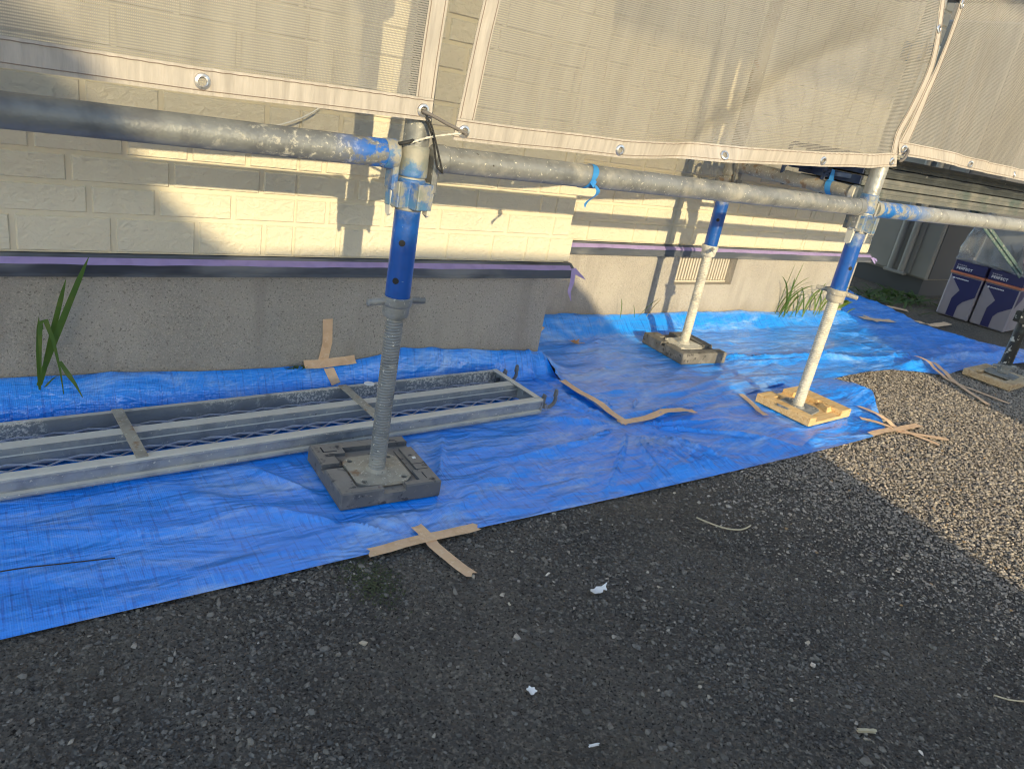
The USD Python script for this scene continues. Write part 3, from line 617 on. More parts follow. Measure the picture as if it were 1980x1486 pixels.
jack('sand-coloured screw jack on the new wooden board', *PR, .031, .424, .118, .2, ('steel','steel_pale','steel_dirty'), 1.9)
jack('pale paint-splashed screw jack on the inner dusty board near the vent', *PM, .046, .420, .120, .0, ('steel_pale','steel_pale','steel_pale'), 1.0)
jack('short grey jack foot under the black post on the pale wooden board', *P4, .032, .068, .125, .1, ('steel','steel','steel'), -.4)

def wedge_end(x, s, mat_):
    # hook plate and wedge at a pipe end; s = +1 when the post lies on +x
    pl = cat(box(x-.006, x+.006, -.017, .017, ZP-.062, ZP+.020, .003), moved(lathe([(0,-.012),(.0255,-.012),(.0262,-.004),(.0262,.010),(.0252,.012),(0,.012)], 24), (x-s*.010,0,ZP), roty(math.pi/2)))
    return pl
def pipe(label, a, b, mats, tips=(True, True), r=.0243):
    a, b = np.array(a), np.array(b); d = b-a; Ln = np.hypot(*d); rz = math.atan2(d[1], d[0])
    t = thing('scaffold_pipe', label, 'scaffold pipe', (a[0], a[1], 0), rz, group='horizontal scaffold pipes')
    x0, x1 = (.046 if tips[0] else 0), (Ln-.046 if tips[1] else Ln)
    prof = [(x0,0,ZP),(x0+.02,0,ZP),(x1-.02,0,ZP),(x1,0,ZP)]
    put(t, 'tube', tube(prof, r, 28), mats[0], 35)
    for ok, xx, s in ((tips[0], x0-.006, -1), (tips[1], x1+.006, 1)):
        if ok:
            e_ = put(t, 'hook_plate', wedge_end(xx, s, None), mats[1], 25)
            put(e_, 'wedge', trimesh.convex.convex_hull(np.array([[xx-s*.004,-.012,ZP-.05],[xx+s*.010,-.012,ZP-.05],[xx-s*.004,.012,ZP-.05],[xx+s*.010,.012,ZP-.05],[xx-s*.002,-.009,ZP-.104],[xx+s*.004,-.009,ZP-.104],[xx-s*.002,.009,ZP-.104],[xx+s*.004,.009,ZP-.104],[xx,0,ZP-.110]])), 'brass_white', 25)
pipe('near left grey scaffold pipe with blue paint at its right end', (-.85, 1.235), PL, ('pipe_left_paint','pocket_blue_grey'), (False, True))
pipe('plain grey scaffold pipe between the two outer posts, blue tie around it', PL, PR, ('steel','steel'))
pipe('right-hand scaffold pipe with blue worn paint by the post', PR, P4, ('pipe_right_paint','pocket_blue_grey'))
# cross pipe between the inner and the outer post
t = thing('cross_pipe', 'dirty cross pipe running from the outer post back to the inner post', 'scaffold pipe')
ZT = .735
d = np.array([PM[0]-PR[0], PM[1]-PR[1], 0]); Ln = np.linalg.norm(d[:2]); d /= Ln
A = np.array([PR[0], PR[1], ZT-.012])+d*.055; B = np.array([PM[0], PM[1], ZT-.012])-d*.04
put(t, 'tube', rod(A, B, .0213, 24), 'steel_dirty', 35)
put(t, 'hook_plate', cat(rod(A-d*.012, A+d*.004, .0245, 20), box(A[0]-.012, A[0]+.012, A[1]-.018, A[1]-.004, ZT-.080, ZT+.01, .002)), 'steel_pale', 30)
put(t, 'hook_plate', cat(rod(B-d*.006, B+d*.010, .0245, 20), box(B[0]-.014, B[0]+.014, B[1]-.002, B[1]+.014, ZT-.085, ZT+.01, .002)), 'steel_dirty', 30)

# ------------------------------------------------------------------ base boards
def board_shape(w, l, h, cut, slots, c=.0028):
    b = box(-w/2, w/2, -l/2, l/2, 0, h, c)
    return mcut(b, cut, *slots)
t = thing('base_board', 'dark grey plastic base board under the near post', 'base board', (.6775, 1.252, .0075), -.06)
put(t, 'board', board_shape(.222, .212, .0385, box(-.072,.066,-.090,.056,.0305,.06), [box(-.045,.115,.050,.078,.026,.06), box(-.115,-.060,-.004,.016,.026,.06), box(-.02,.03,-.110,-.070,.026,.06), box(.062,.078,-.05,.06,.033,.06), box(-.088,-.060,.066,.0695,.034,.06), box(-.0915,-.088,.066,.090,.034,.06), box(.060,.085,.086,.089,.034,.06), box(.075,.104,-.026,-.0235,.034,.06), box(.075,.104,-.050,-.047,.034,.06), box(.082,.085,-.088,-.062,.034,.06)]), 'board_plastic', 25)
put(t, 'chip', box(.088,.096,-.005,.002,.0385,.0415,.001), 'white_plastic')
t = thing('base_board', 'dusty grey plastic base board under the inner post near the wall', 'base board', (2.224, 1.752, .011), -.10)
put(t, 'board', board_shape(.225, .235, .043, box(-.080,.066,-.078,.066,.033,.06), [box(-.045,.02,.055,.125,.030,.06), box(.05,.118,-.075,-.035,.030,.06), box(-.12,-.07,-.01,.012,.030,.06)]), 'board_plastic_dusty', 25)
t = thing('base_board', 'new yellow wooden base board under the far outer post', 'base board', (2.258, 1.227, .0085), .045)
wd = board_shape(.262, .205, .029, box(-.095,.066,-.20,.062,.0125,.06), [box(-.05,.03,.05,.2,.0125,.06), box(.0,.075,-.045,-.012,.0125,.06)], .002)
put(t, 'board', wd, 'wood_new', 25)
put(t, 'splinter', trimesh.convex.convex_hull(np.array([[.030,-.07,.013],[.072,-.068,.013],[.068,-.012,.013],[.048,-.022,.013],[.040,-.062,.026],[.068,-.06,.027],[.066,-.028,.028]])), 'wood_new')
put(t, 'splinter', trimesh.convex.convex_hull(np.array([[-.094,.02,.013],[-.072,.012,.013],[-.074,.062,.013],[-.094,.06,.013],[-.09,.03,.026],[-.08,.05,.027]])), 'wood_new')
t = thing('base_board', 'pale wooden base board under the black post at the right edge', 'base board', (3.742, 1.196, .004), .05)
wd = board_shape(.262, .205, .030, box(-.105,.10,-.062,.062,.0215,.06), [box(-.128,-.06,.03,.062,.016,.06), box(-.02,-.017,-.12,-.06,.02,.06)], .004)
put(t, 'board', wd, 'wood_pale', 25)
put(t, 'splinter', box(-.085,-.03,.045,.085,.0215,.034,.003), 'wood_pale')

# ------------------------------------------------------------------ steel walkway lying upside down
wk = thing('steel_walkway', 'steel scaffold walkway lying upside down on the blue sheet along the wall', 'walkway', (1.268, 1.5415, .012), .0424)
LW, HW = 1.95, .042
def rail(poly, x0=-LW, x1=0.0):
    m = ext(poly, x1-x0); return moved(m, (x0,0,0), np.array([[0,0,1.0],[1,0,0],[0,1,0]]))
front = sg.Polygon([(-.116,0),(-.117,.004),(-.115,.0075),(-.107,.009),(-.107,.0145),(-.111,.016),(-.111,.030),(-.1155,.0325),(-.1175,.0365),(-.1165,.040),(-.113,.042),(-.093,.042),(-.093,.0395),(-.103,.0395),(-.103,.003),(-.100,.003),(-.100,0)])
back = sg.Polygon([(.112,0),(.112,.042),(.100,.042),(.100,.0395),(.104,.0385),(.104,.006),(.101,.006),(.101,0)])
mid = sg.Polygon([(-.003,.0),(-.005,.004),(-.003,.006),(-.003,.0245),(-.0055,.0255),(-.003,.0275),(-.003,.042),(.025,.042),(.025,.0),(.022,.0),(.022,.0395),(.0,.0395),(.0,.0)])
put(wk, 'side_rail', rail(front), 'steel_walk', 20, label='front side rail of the walkway')
put(wk, 'side_rail', rail(back), 'steel_walk_splashed', 20, label='rear side rail, splashed with pale paint')
put(wk, 'middle_rail', rail(mid), 'steel_walk', 20)
put(wk, 'end_channel', cat(box(.0005,.005,-.113,.113,0,.042), box(-.018,0,-.1,.108,.0422,.0445)), 'steel_walk', 20)
for xx in (-.500, -1.025, -1.54):
    put(wk, 'cross_strap', box(xx-.011, xx+.011, -.110, .111, .0422, .0452), 'steel_dirty', 20)
def strands(y0, y1, rows):
    ms = []; p = .031; n = int(LW/p)
    for r in range(rows+1):
        yc = y0+(y1-y0)*r/rows; am = (y1-y0)/rows*.5
        xs = -LW+np.arange(n+1)*p; sg_ = np.where((np.arange(n+1)+r) % 2 == 0, 1, -1)
        ys = np.clip(yc+sg_*am*.95, y0, y1); w, h = .0010, .0030
        V = []
        for dy, dz in ((-w,0),(w,0),(w,h),(-w,h)): V.append(np.stack([xs, ys+dy, .008+dz+0*xs], 1))
        V = np.vstack(V); m_ = n+1
        F = [[q*m_+i, q*m_+i+1, ((q+1)%4)*m_+i+1, ((q+1)%4)*m_+i] for q in range(4) for i in range(n)]
        ms.append(trimesh.Trimesh(V, np.vstack([[f[:3] for f in F], [[f[0],f[2],f[3]] for f in F]]), process=False))
    return cat(*ms)
put(wk, 'expanded_mesh', strands(.027, .103, 4), 'steel_bright', kind='stuff')
put(wk, 'expanded_mesh', strands(-.099, -.006, 5), 'steel_bright', kind='stuff')
def hook():
    a = np.linspace(math.radians(205), math.radians(395), 18)
    outer = [(.034*math.cos(q), .034*math.sin(q)) for q in a]; inner = [(.026*math.cos(q), .026*math.sin(q)) for q in a[::-1]]
    C = sg.Polygon(outer+inner).union(sg.Polygon([(-.034,-.016),(-.024,-.016),(-.022,.022),(-.030,.026),(-.036,.012)])).union(sg.Polygon([(.020,.010),(.034,.016),(.030,.038),(.023,.036)]))
    C = C.union(sg.Polygon([(-.070,-.030),(-.028,-.028),(-.020,-.014),(-.070,-.006)])).union(sg.Point(-.020,-.022).buffer(.010, 5))
    m = ext(C, .011, -.0055); return moved(m, R=rotx(math.pi/2))
for yy in (-.098, .088):
    h_ = put(wk, 'hook', moved(hook().apply_scale(.78), (.041, yy, .030)), 'steel_dark', 25)
    put(h_, 'rivet', moved(rod((0,-.009,0),(0,.009,0), .006, 12), (.026, yy, .013)), 'steel_plain', 30)
for xx, yy in ((-.02,.05),(-.02,-.03)): put(wk, 'rivet', rod((-.0005,yy,.028),(-.004,yy,.028), .005, 10), 'steel_plain', 30)
put(wk, 'label_patch', moved(lathe([(0,0),(.014,0),(.013,.0014),(.006,.0014),(.006,.0006),(0,.0006)], 20), (-.425,.106,.0422)), 'white_plastic', 30)

# ------------------------------------------------------------------ planks stacked on the cross pipes
prof_p = sg.Polygon([(0,0),(0,.009),(.0025,.0105),(.0025,.0145),(0,.016),(0,.027),(.0025,.029),(.24,.029),(.24,0)])
for k, (z, mt, lab, dx) in enumerate([(.7145,'plank_grey','lowest greenish grey scaffold plank of the stack right of the post',0),(.7475,'plank_grey','second scaffold plank from the bottom of the stack, grey',-.015),(.7805,'plank_dark','third scaffold plank of the stack, black fronted',-.01),(.8135,'plank_dark','topmost dark scaffold plank of the stack under the net hem',.0)]):
    t = thing('scaffold_plank', lab, 'scaffold plank', (2.355+dx, 1.330+.003*k, z-.003), -.010, group='scaffold planks stacked on the cross pipe')
    m = moved(ext(prof_p, 3.3), (0,0,0), np.array([[0,0,1.0],[1,0,0],[0,1,0]]))
    put(t, 'deck', m, mt, 20)
    put(t, 'end_cap', box(-.006, -.0005, .004, .236, .001, .028, .001), 'plank_navy', 20)
    for yy in (.045, .195):
        put(t, 'hook', cat(box(-.115,-.006, yy-.007, yy+.007, .012, .026, .002), tube([(-.11,yy,.019),(-.135,yy,.022),(-.150,yy,.012),(-.150,yy,-.012)], .007, 8)), 'plank_navy', 25)
t = thing('scaffold_plank', 'scaffold walkway added unseen above the picture to cast a shadow on the wall', 'scaffold plank', (1.62, 1.25, 1.375))  # unseen plank added for the dark band it throws on the wall
put(t, 'deck', box(0, 1.25, 0, .24, 0, .035, .003), 'plank_grey'); 
t = thing('scaffold_plank', 'second scaffold walkway added unseen above the picture, widening the shadow on the wall', 'scaffold plank', (1.62, 1.50, 1.375))  # added beside the first, also out of view, for its shadow
put(t, 'deck', box(0, 1.25, 0, .24, 0, .035, .003), 'plank_grey')
# teal brace by the black post
t = thing('diagonal_brace', 'flat teal brace slanting down to the black post', 'brace')
a, b = np.array([3.70,1.60,.735]), np.array([4.70,1.60,.38]); dd = b-a; ang = math.atan2(dd[2], dd[0]); Lb = np.linalg.norm(dd)
put(t, 'bar', moved(box(0, Lb, -.004, .004, -.020, .020, .002), a, roty(-ang)), 'teal_metal')
put(t, 'rib', moved(box(0.02, Lb-.02, -.0125, -.0045, -.004, .004, .002), a, roty(-ang)), 'teal_metal')

# ================================================================== SAFETY NETS
def curve(pts, key): 
    P = np.array(pts); o = np.argsort(P[:,key]); P = P[o]
    return lambda q: np.interp(q, P[:,key], P[:,1-key])
class Net:
    def __init__(s, left, right, bottom, ztop, y0, fold):
        s.xl, s.xr, s.zb, s.zt, s.y0, s.fold = curve(left, 1), curve(right, 1), curve(bottom, 0), ztop, y0, fold
        s.x0, s.x1 = bottom[0][0], bottom[-1][0]; s.w = s.x1-s.x0
    def at(s, u, h, off=0.0):
        """u, h in metres along the bottom edge and up from it"""
        u, h = np.asarray(u, float), np.asarray(h, float); k = u/s.w
        xb = s.x0+u; zb = s.zb(xb); z = zb + h
        x = (1-k)*s.xl(z) + k*s.xr(z)
        return np.stack([x, s.y0 + s.fold(x, z) - off, z], -1)
    def build(s, label, eyes, hem=.037, side=(True, True), stepn=.016):
        t = thing('safety_net', label, 'safety net', group='beige safety nets laced to the scaffold')
        H = s.zt-min(s.zb(s.x0), s.zb(s.x1))
        nu, nv = int(s.w/stepn)+2, int(H/stepn)+2
        U, V = np.meshgrid(np.linspace(0, s.w, nu), np.linspace(.002, H, nv))
        P = s.at(U, V); I = np.arange(nu*nv).reshape(nv, nu)
        Q = np.stack([I[:-1,:-1], I[:-1,1:], I[1:,1:], I[1:,:-1]], -1).reshape(-1, 4)
        put(t, 'mesh_panel', (P.reshape(-1, 3), Q), 'net_mesh', True, uv=np.stack([U.ravel(), V.ravel()], 1))
        hole = sg.MultiPoint([(u, h) for u, h in eyes]).buffer(.0062, 6)
        strips = [sg.box(0, 0, s.w, hem)]
        if side[0]: strips.append(sg.box(0, hem+.0005, hem*.92, H))
        if side[1]: strips.append(sg.box(s.w-hem*.92, hem+.0005, s.w, H))
        for sp in strips:
            pg = sp.difference(hole)
            if pg.geom_type != 'Polygon': continue
            P2, T2_ = sheet2d(pg, .009)
            put(t, 'hem', (s.at(P2[:,0], P2[:,1], .0022), T2_), 'net_hem', True, uv=P2)
        # back layer of the bottom hem with the same holes
        P2, T2_ = sheet2d(strips[0].difference(hole), .012)
        put(t, 'hem', (s.at(P2[:,0], P2[:,1], -.0018), T2_), 'net_hem', True, uv=P2)
        # stitched seams
        def seam(pts2):
            q = s.at(pts2[:,0], pts2[:,1], .0030); put(t, 'seam', tube(q, .0006, 4), 'stitch')
        us = np.linspace(0, s.w, int(s.w/.012)); seam(np.stack([us, 0*us+hem-.004+.0006*np.sin(us*260)], 1)); seam(np.stack([us, 0*us+.006], 1))
        vs = np.linspace(hem, H, int(H/.02))
        if side[0]: seam(np.stack([0*vs+hem*.92-.004, vs], 1)); seam(np.stack([0*vs+.005, vs], 1))
        if side[1]: seam(np.stack([0*vs+s.w-hem*.92+.004, vs], 1)); seam(np.stack([0*vs+s.w-.005, vs], 1))
        ring = lathe([(.0060,-.003),(.0060,.0016),(.0072,.0030),(.0105,.0022),(.0118,.0002),(.0118,-.0006),(.0060,-.003)], 22)
        for u, h in eyes:
            c, cu, cv = s.at(u, h, .0025), s.at(u+.004, h, .0025), s.at(u, h+.004, .0025)
            a = cu-c; a /= np.linalg.norm(a); b = cv-c; b -= a*(a@b); b /= np.linalg.norm(b); n = np.cross(a, b)
            put(t, 'eyelet', moved(ring, c, np.stack([a, b, n], 1)), 'eyelet_metal', 35)
        return t
def fold1(x, z): return .004*np.sin(x*9+z*4) + .010*smooth(.772,.80,z)*np.exp(-((x-.296-(z-.77)*.05)/.020)**2)*np.exp(-(z-.77)/.10)*np.sin((x-.296)*120) + .006*(fbm2(x*5, z*3, 3, 12)-.5)
def fold2(x, z):
    d = (z-.745) - (x-1.30)*.62                     # diagonal fold up from the hem
    f = .046*np.exp(-(d/.055)**2)*smooth(1.18, 1.40, x)*smooth(2.05, 1.7, x)
    f += .018*np.sin((x*.5+z)*11)*smooth(.8, 1.2, z)*smooth(1.0, 1.6, x) + .018*(fbm2(x*4, z*3, 3, 14)-.5)
    e = np.min(np.abs(np.asarray(x)[...,None]-np.array([.73,1.111,1.451,1.837,2.18])), -1)
    f += .010*smooth(.0, .16, e)*np.exp(-np.clip(z-.74, 0, 1)/.12)
    f += -.012*np.exp(-((x-2.05+(z-.83)*.25)/.05)**2)*np.exp(-(z-.83)/.35)
    return f
def fold3(x, z): return .014*np.sin(x*26+z*3)*np.exp(-(z-.85)/.8) + .02*(fbm2(x*4, z*2, 3, 17)-.5) + .010*np.sin(x*9-z*7)
N1 = Net([(-.9,.742),(-.9,2.3)], [(.674,.755),(.674,.844),(.677,.948),(.685,2.3)], [(-.9,.742),(.056,.746),(.302,.747),(.456,.751),(.674,.756)], 2.3, 1.190, fold1)
N1.build('left beige safety net, single large eyelet in its lower hem', [(.9+.296,.018),(.9+.657,.016),(.9-.08,.018),(.9-.46,.018)])
N2 = Net([(.712,.732),(.722,.843),(.732,.927),(.736,.959),(.75,1.2),(.76,2.3)], [(2.205,.819),(2.180,.86),(2.172,.905),(2.190,.965),(2.196,1.05),(2.194,1.10),(2.180,1.18),(2.166,1.25),(2.14,1.5),(2.13,2.3)],
    [(.712,.732),(.863,.733),(.991,.737),(1.118,.740),(1.30,.750),(1.465,.762),(1.66,.774),(1.84,.786),(2.05,.803),(2.205,.819)], 2.3, 1.172, fold2)
N2.build('middle beige safety net hanging in folds, widest of the nets', [(.018,.016),(.399,.015),(.739,.015),(1.125,.015),(1.462,.014),(1.472,.36),(.016,.45)])
N3 = Net([(2.216,.851),(2.202,.885),(2.210,.952),(2.214,1.037),(2.222,1.089),(2.225,1.152),(2.220,1.221),(2.218,1.27),(2.215,2.3)], [(5.6,.85),(5.6,2.3)], [(2.216,.851),(2.419,.854),(2.674,.850),(3.139,.848),(5.6,.85)], 2.3, 1.180, fold3)
N3.build('right beige safety net cut off by the picture edge', [(.018,.018),(.455,.016),(.823,.014),(1.2,.016),(1.6,.016),(.016,.40)], side=(True, False))

# ------------------------------------------------------------------ cords
def cord(name, label, pts, r, m, cat_='cord', n=6, twist=0.0):
    P = np.array(pts, float); k = np.linspace(0, 1, 7*len(P)); idx = np.linspace(0, 1, len(P))
    from scipy.interpolate import PchipInterpolator
    Q = np.stack([PchipInterpolator(idx, P[:,j])(k) for j in range(3)], 1)
    rr = r*(1+twist*np.sin(np.arange(len(k))*2.1))
    put('/World', name, tube(Q, rr, n), m, True, label=label, cat=cat_)
cord('tie_cord', 'taut grey cord between the left net corner eyelet and the middle net', [(.657,1.192,.770),(.664,1.180,.768),(.70,1.172,.756),(.735,1.166,.745),(.728,1.176,.741)], .0032, 'cord_grey')
cord('tie_cord', 'thin black cord dropping from the net corner to the pipe joint', [(.662,1.186,.762),(.672,1.184,.752),(.690,1.184,.715),(.709,1.186,.672),(.702,1.195,.680),(.680,1.190,.735),(.664,1.190,.756)], .0019, 'cord_black')
cord('tie_cord', 'twisted pale wire from the middle net corner round the near post', [(.726,1.168,.744),(.700,1.176,.738),(.672,1.194,.727),(.648,1.200,.716),(.634,1.214,.710),(.637,1.232,.709)], .0022, 'steel_pale', twist=.35)
cord('tie_cord', 'black wire tail curled at the near post joint', [(.637,1.232,.709),(.631,1.205,.712),(.640,1.198,.716),(.652,1.204,.719)], .0034, 'cord_black')
cord('tie_cord', 'short dark cord lacing the middle net corner to the right net', [(2.204,1.166,.835),(2.212,1.160,.842),(2.232,1.165,.862),(2.240,1.176,.872)], .0042, 'cord_grey')
cord('string', 'thin pale string hanging between the wall and the left net', [(.505,1.655,.655),(.56,1.65,.672),(.62,1.64,.700),(.66,1.63,.735)], .0018, 'cord_white', 'string')
cord('string', 'thin dark thread lying on the blue sheet at the left edge', [(-.05,1.155,.016),(.03,1.150,.019),(.09,1.142,.018),(.16,1.130,.018)], .0011, 'cord_black', 'string')
# blue strip tied round the middle pipe
t = thing('blue_tie', 'torn blue strip tied round the plain grey pipe', 'tie')
yy = PL[1]+(1.085-PL[0])*(PR[1]-PL[1])/(PR[0]-PL[0])
a = np.linspace(-.4, 2*np.pi-.2, 26); w = .0065+.002*np.sin(a*3)
c0 = np.stack([1.084+.010*np.sin(a*1.0)+0*a, yy+.0256*np.cos(a), ZP+.0256*np.sin(a)], 1)
V = np.vstack([c0-np.stack([w,0*w,0*w],1), c0+np.stack([w,0*w,0*w],1)]); n = len(a)
put(t, 'band', (V, np.array([[i,i+1,i+1+n,i+n] for i in range(n-1)])), 'blue_tie', True)
put(t, 'knot', trimesh.convex.convex_hull(np.array([1.086,yy-.027,ZP-.012])+np.random.default_rng(2).normal(size=(20,3))*.0045), 'blue_tie')
k = np.linspace(0,1,12); c1 = np.stack([1.086-.004*k+.010*np.sin(k*5), yy-.030-.004*np.sin(k*6), ZP-.014-.048*k], 1); w = np.interp(k,[0,.3,.8,1],[.004,.009,.008,.001])
V = np.vstack([c1-np.stack([w,.4*w,0*w],1), c1+np.stack([w,.4*w,.3*w],1)])
put(t, 'tail', (V, np.array([[i,i+1,i+13,i+12] for i in range(11)])), 'blue_tie', True)
t = thing('blue_tie', 'blue strip tied round the dirty cross pipe', 'tie')
c = np.array([PR[0], PR[1], ZT-.012])+np.array([PM[0]-PR[0], PM[1]-PR[1], 0])/.546*.135
a = np.linspace(0, 2*np.pi, 20); V = np.vstack([np.stack([c[0]+.0235*np.cos(a), c[1]-.010+.006*np.sin(a)+0*a, c[2]+.0235*np.sin(a)],1), np.stack([c[0]+.0235*np.cos(a), c[1]+.010+.006*np.sin(a), c[2]+.0235*np.sin(a)],1)])
put(t, 'band', (V, np.array([[i,i+1,i+21,i+20] for i in range(19)])), 'blue_tie', True)
put(t, 'tail', (np.array([[c[0]-.02,c[1]-.012,c[2]+.02],[c[0]-.02,c[1]+.006,c[2]+.022],[c[0]-.010,c[1]+.0,c[2]+.052],[c[0]-.008,c[1]+.012,c[2]+.055]]), np.array([[0,1,3,2]])), 'blue_tie')

# ================================================================== RIGHT BACKGROUND
t = thing('outdoor_cabinet', 'large grey metal outdoor cabinet past the end of the house', 'cabinet')
CX, CY0, CY1 = 5.36, 2.37, 3.35
put(t, 'body', box(CX, CX+.62, CY0, CY1, .115, 1.75, .010), 'cabinet_paint', 30)
put(t, 'plinth', box(CX+.02, CX+.60, CY0+.02, CY1-.02, -.01, .1145), 'cabinet_dark')
put(t, 'front_panel', box(CX-.012, CX-.0005, CY0+.115, CY1-.02, .13, 1.72, .004), 'cabinet_paint')
put(t, 'corner_post', box(CX-.008, CX-.0005, CY0+.004, CY0+.107, .125, 1.74, .004), 'cabinet_paint')
put(t, 'shade_side_panel', box(CX+.03, CX+.60, CY0-.006, CY0-.0005, .125, 1.74, .002), 'cabinet_dark', label='side panel with its shade painted in')  # side face in shade, darkened by its colour
for yy in (2.535, 2.615): put(t, 'pipe_cover', tube([(CX-.040,yy,.135),(CX-.040,yy,1.65)], .022, 14), 'cabinet_paint', 40)
put(t, 'pipe_foot', box(CX-.066, CX-.0125, 2.50, 2.65, .116, .1345, .003), 'cabinet_paint')
t = thing('neighbour_house', 'shaded beige neighbouring house far behind at the right', 'house')
put(t, 'wall', box(8.4, 9.0, -2.5, 6.0, -.1, 5.0), 'neighbour_wall')
for (ya, yb, za, zb_) in ((1.55,2.15,1.35,2.25),(2.5,3.3,1.35,2.25),(.1,.9,1.1,2.2)):
    f_ = put(t, 'window', cat(box(8.36,8.399,ya,yb,za,za+.06), box(8.36,8.399,ya,yb,zb_-.06,zb_), box(8.36,8.399,ya,ya+.06,za+.061,zb_-.061), box(8.36,8.399,yb-.06,yb,za+.061,zb_-.061), box(8.365,8.399,(ya+yb)/2-.02,(ya+yb)/2+.02,za+.061,zb_-.061)), 'window_frame')
    put(f_, 'pane', box(8.385,8.396,ya+.062,yb-.062,za+.062,zb_-.062), 'window_glass')
# paint cans
def paint_can(label, x, y0, y1, rz):
    w, dp, h = y1-y0, .235, .262; t = thing('paint_can', label, 'paint can', (x, (y0+y1)/2, .004), rz, group='square paint cans by the blue sheet')
    put(t, 'body', box(0, dp, -w/2, w/2, 0, h, .007), 'can_grey', 30)
    # the face towards -x; u runs to the right in view (-y)
    def face(poly, d, z=.0006):
        m = ext(poly, d); return moved(m, (-z, 0, 0), np.array([[0,0,-1.0],[-1.0,0,0],[0,1,0]]))
    W = w/2-.007
    put(t, 'navy_print', face(sg.Polygon([(-W,h-.006),(W,h-.006),(W,.150),(.030,.105),(.012,.075),(.012,.006),(-.036,.006),(-.036,.115),(-.010,.170),(-W,.250)]), .0008), 'can_navy')
    put(t, 'pressed_panel', cat(face(sg.Polygon([(-W+.010,.02),(-.045,.02),(-.045,.022),(-W+.012,.022),(-W+.012,.20),(-W+.010,.20)]), .0006)), 'print_grey')
    put(t, 'lid_band', box(.001, dp-.001, -w/2+.001, w/2-.001, h+.0155, h+.080, .004), 'can_navy')
    put(t, 'orange_rim', box(-.004, dp+.004, -w/2-.004, w/2+.004, h+.0005, h+.015, .003), 'can_orange')
    tx = meshkit.text_mesh('PERFECT', .0150, .0006, True); tx.apply_translation([-W+.012, h+.030, 0])
    put(t, 'lettering', moved(tx, (.0002,0,0), np.array([[0,0,-1.0],[-1.0,0,0],[0,1,0]])), 'print_white', label='PERFECT in white capitals on the lid band')
    put(t, 'lettering', face(cat_poly([(-W+.012+.011*i, h+.052, .008, .007) for i in range(5)]), .0006, -.0005), 'print_grey')
    put(t, 'lettering', face(cat_poly([(-W+.014, h-.030, .011, .009)]+[(-W+.030+.0085*i, h-.028, .0065, .0055) for i in range(9)]), .0006, .0016), 'print_white')
    put(t, 'side_print', cat(*[box(.05+.02*(i%2), .10+.015*((i*7)%4), -w/2-.0006, -w/2-.0001, .02+.021*i, .026+.021*i) for i in range(6)]), 'print_grey')
    put(t, 'side_navy', moved(ext(sg.Polygon([(.006,h-.006),(.16,h-.006),(.10,.20),(.006,.152)]), .0006), (0,-w/2-.0002,0), rotx(math.pi/2)), 'can_navy')
    return t
def cat_poly(rs):
    return shapely.union_all([sg.box(x, z, x+w, z+h) for x, z, w, h in rs]) if len(rs) == 1 else sg.MultiPolygon([sg.box(x, z, x+w, z+h) for x, z, w, h in rs])
_ext = ext
def ext(poly, h, z=0.0):
    if poly.geom_type == 'MultiPolygon': return cat(*[_ext(g, h, z) for g in poly.geoms])
    return _ext(poly, h, z)
paint_can('left navy and grey paint can at the far end of the blue sheet', 4.955, 1.868, 2.055, .10)
paint_can('right navy and grey paint can, nearest to the black post', 4.985, 1.664, 1.860, .10)
# things under the clear bag
t = thing('metal_can', 'plain grey square can under the clear bag on the paint cans', 'can', (5.03, 1.86, .3505), .12)
put(t, 'body', box(0, .22, -.10, .115, 0, .235, .008), 'can_tin', 30); put(t, 'lid', cat(box(.003,.217,-.097,.112,.2355,.243,.003), moved(lathe([(0,0),(.03,0),(.03,.012),(0,.012)], 18), (.11,.01,.2435))), 'can_tin', 30)
put(t, 'label_line', box(-.0008,-.0001,-.04,.08,.030,.034), 'print_grey')
def lump(c, s, seed, n=3):
    m = trimesh.creation.icosphere(n); v = m.vertices; k = .72+.6*meshkit.fbm(v*1.6+seed, 3, seed); m.vertices = v*k[:,None]*np.array(s)+np.array(c); return m
t = thing('plastic_bundle', 'crumpled white plastic with pink stains under the clear bag', 'bundle')
put(t, 'bundle', lump((5.10,1.67,.44),(.085,.075,.085),3), 'white_plastic', 60); put(t, 'stain', lump((5.035,1.70,.44),(.03,.030,.075),5), 'pink_stain', 60)
t = thing('plastic_bundle', 'bright green plastic sheet bundle on top, behind the clear bag', 'bundle')
put(t, 'bundle', lump((5.20,1.74,.60),(.06,.09,.10),9), 'green_plastic', 60)
t = thing('clear_bag', 'clear polythene bag draped over the paint cans', 'bag')
apex = [(5.05,2.02,.640),(5.12,1.93,.655)]
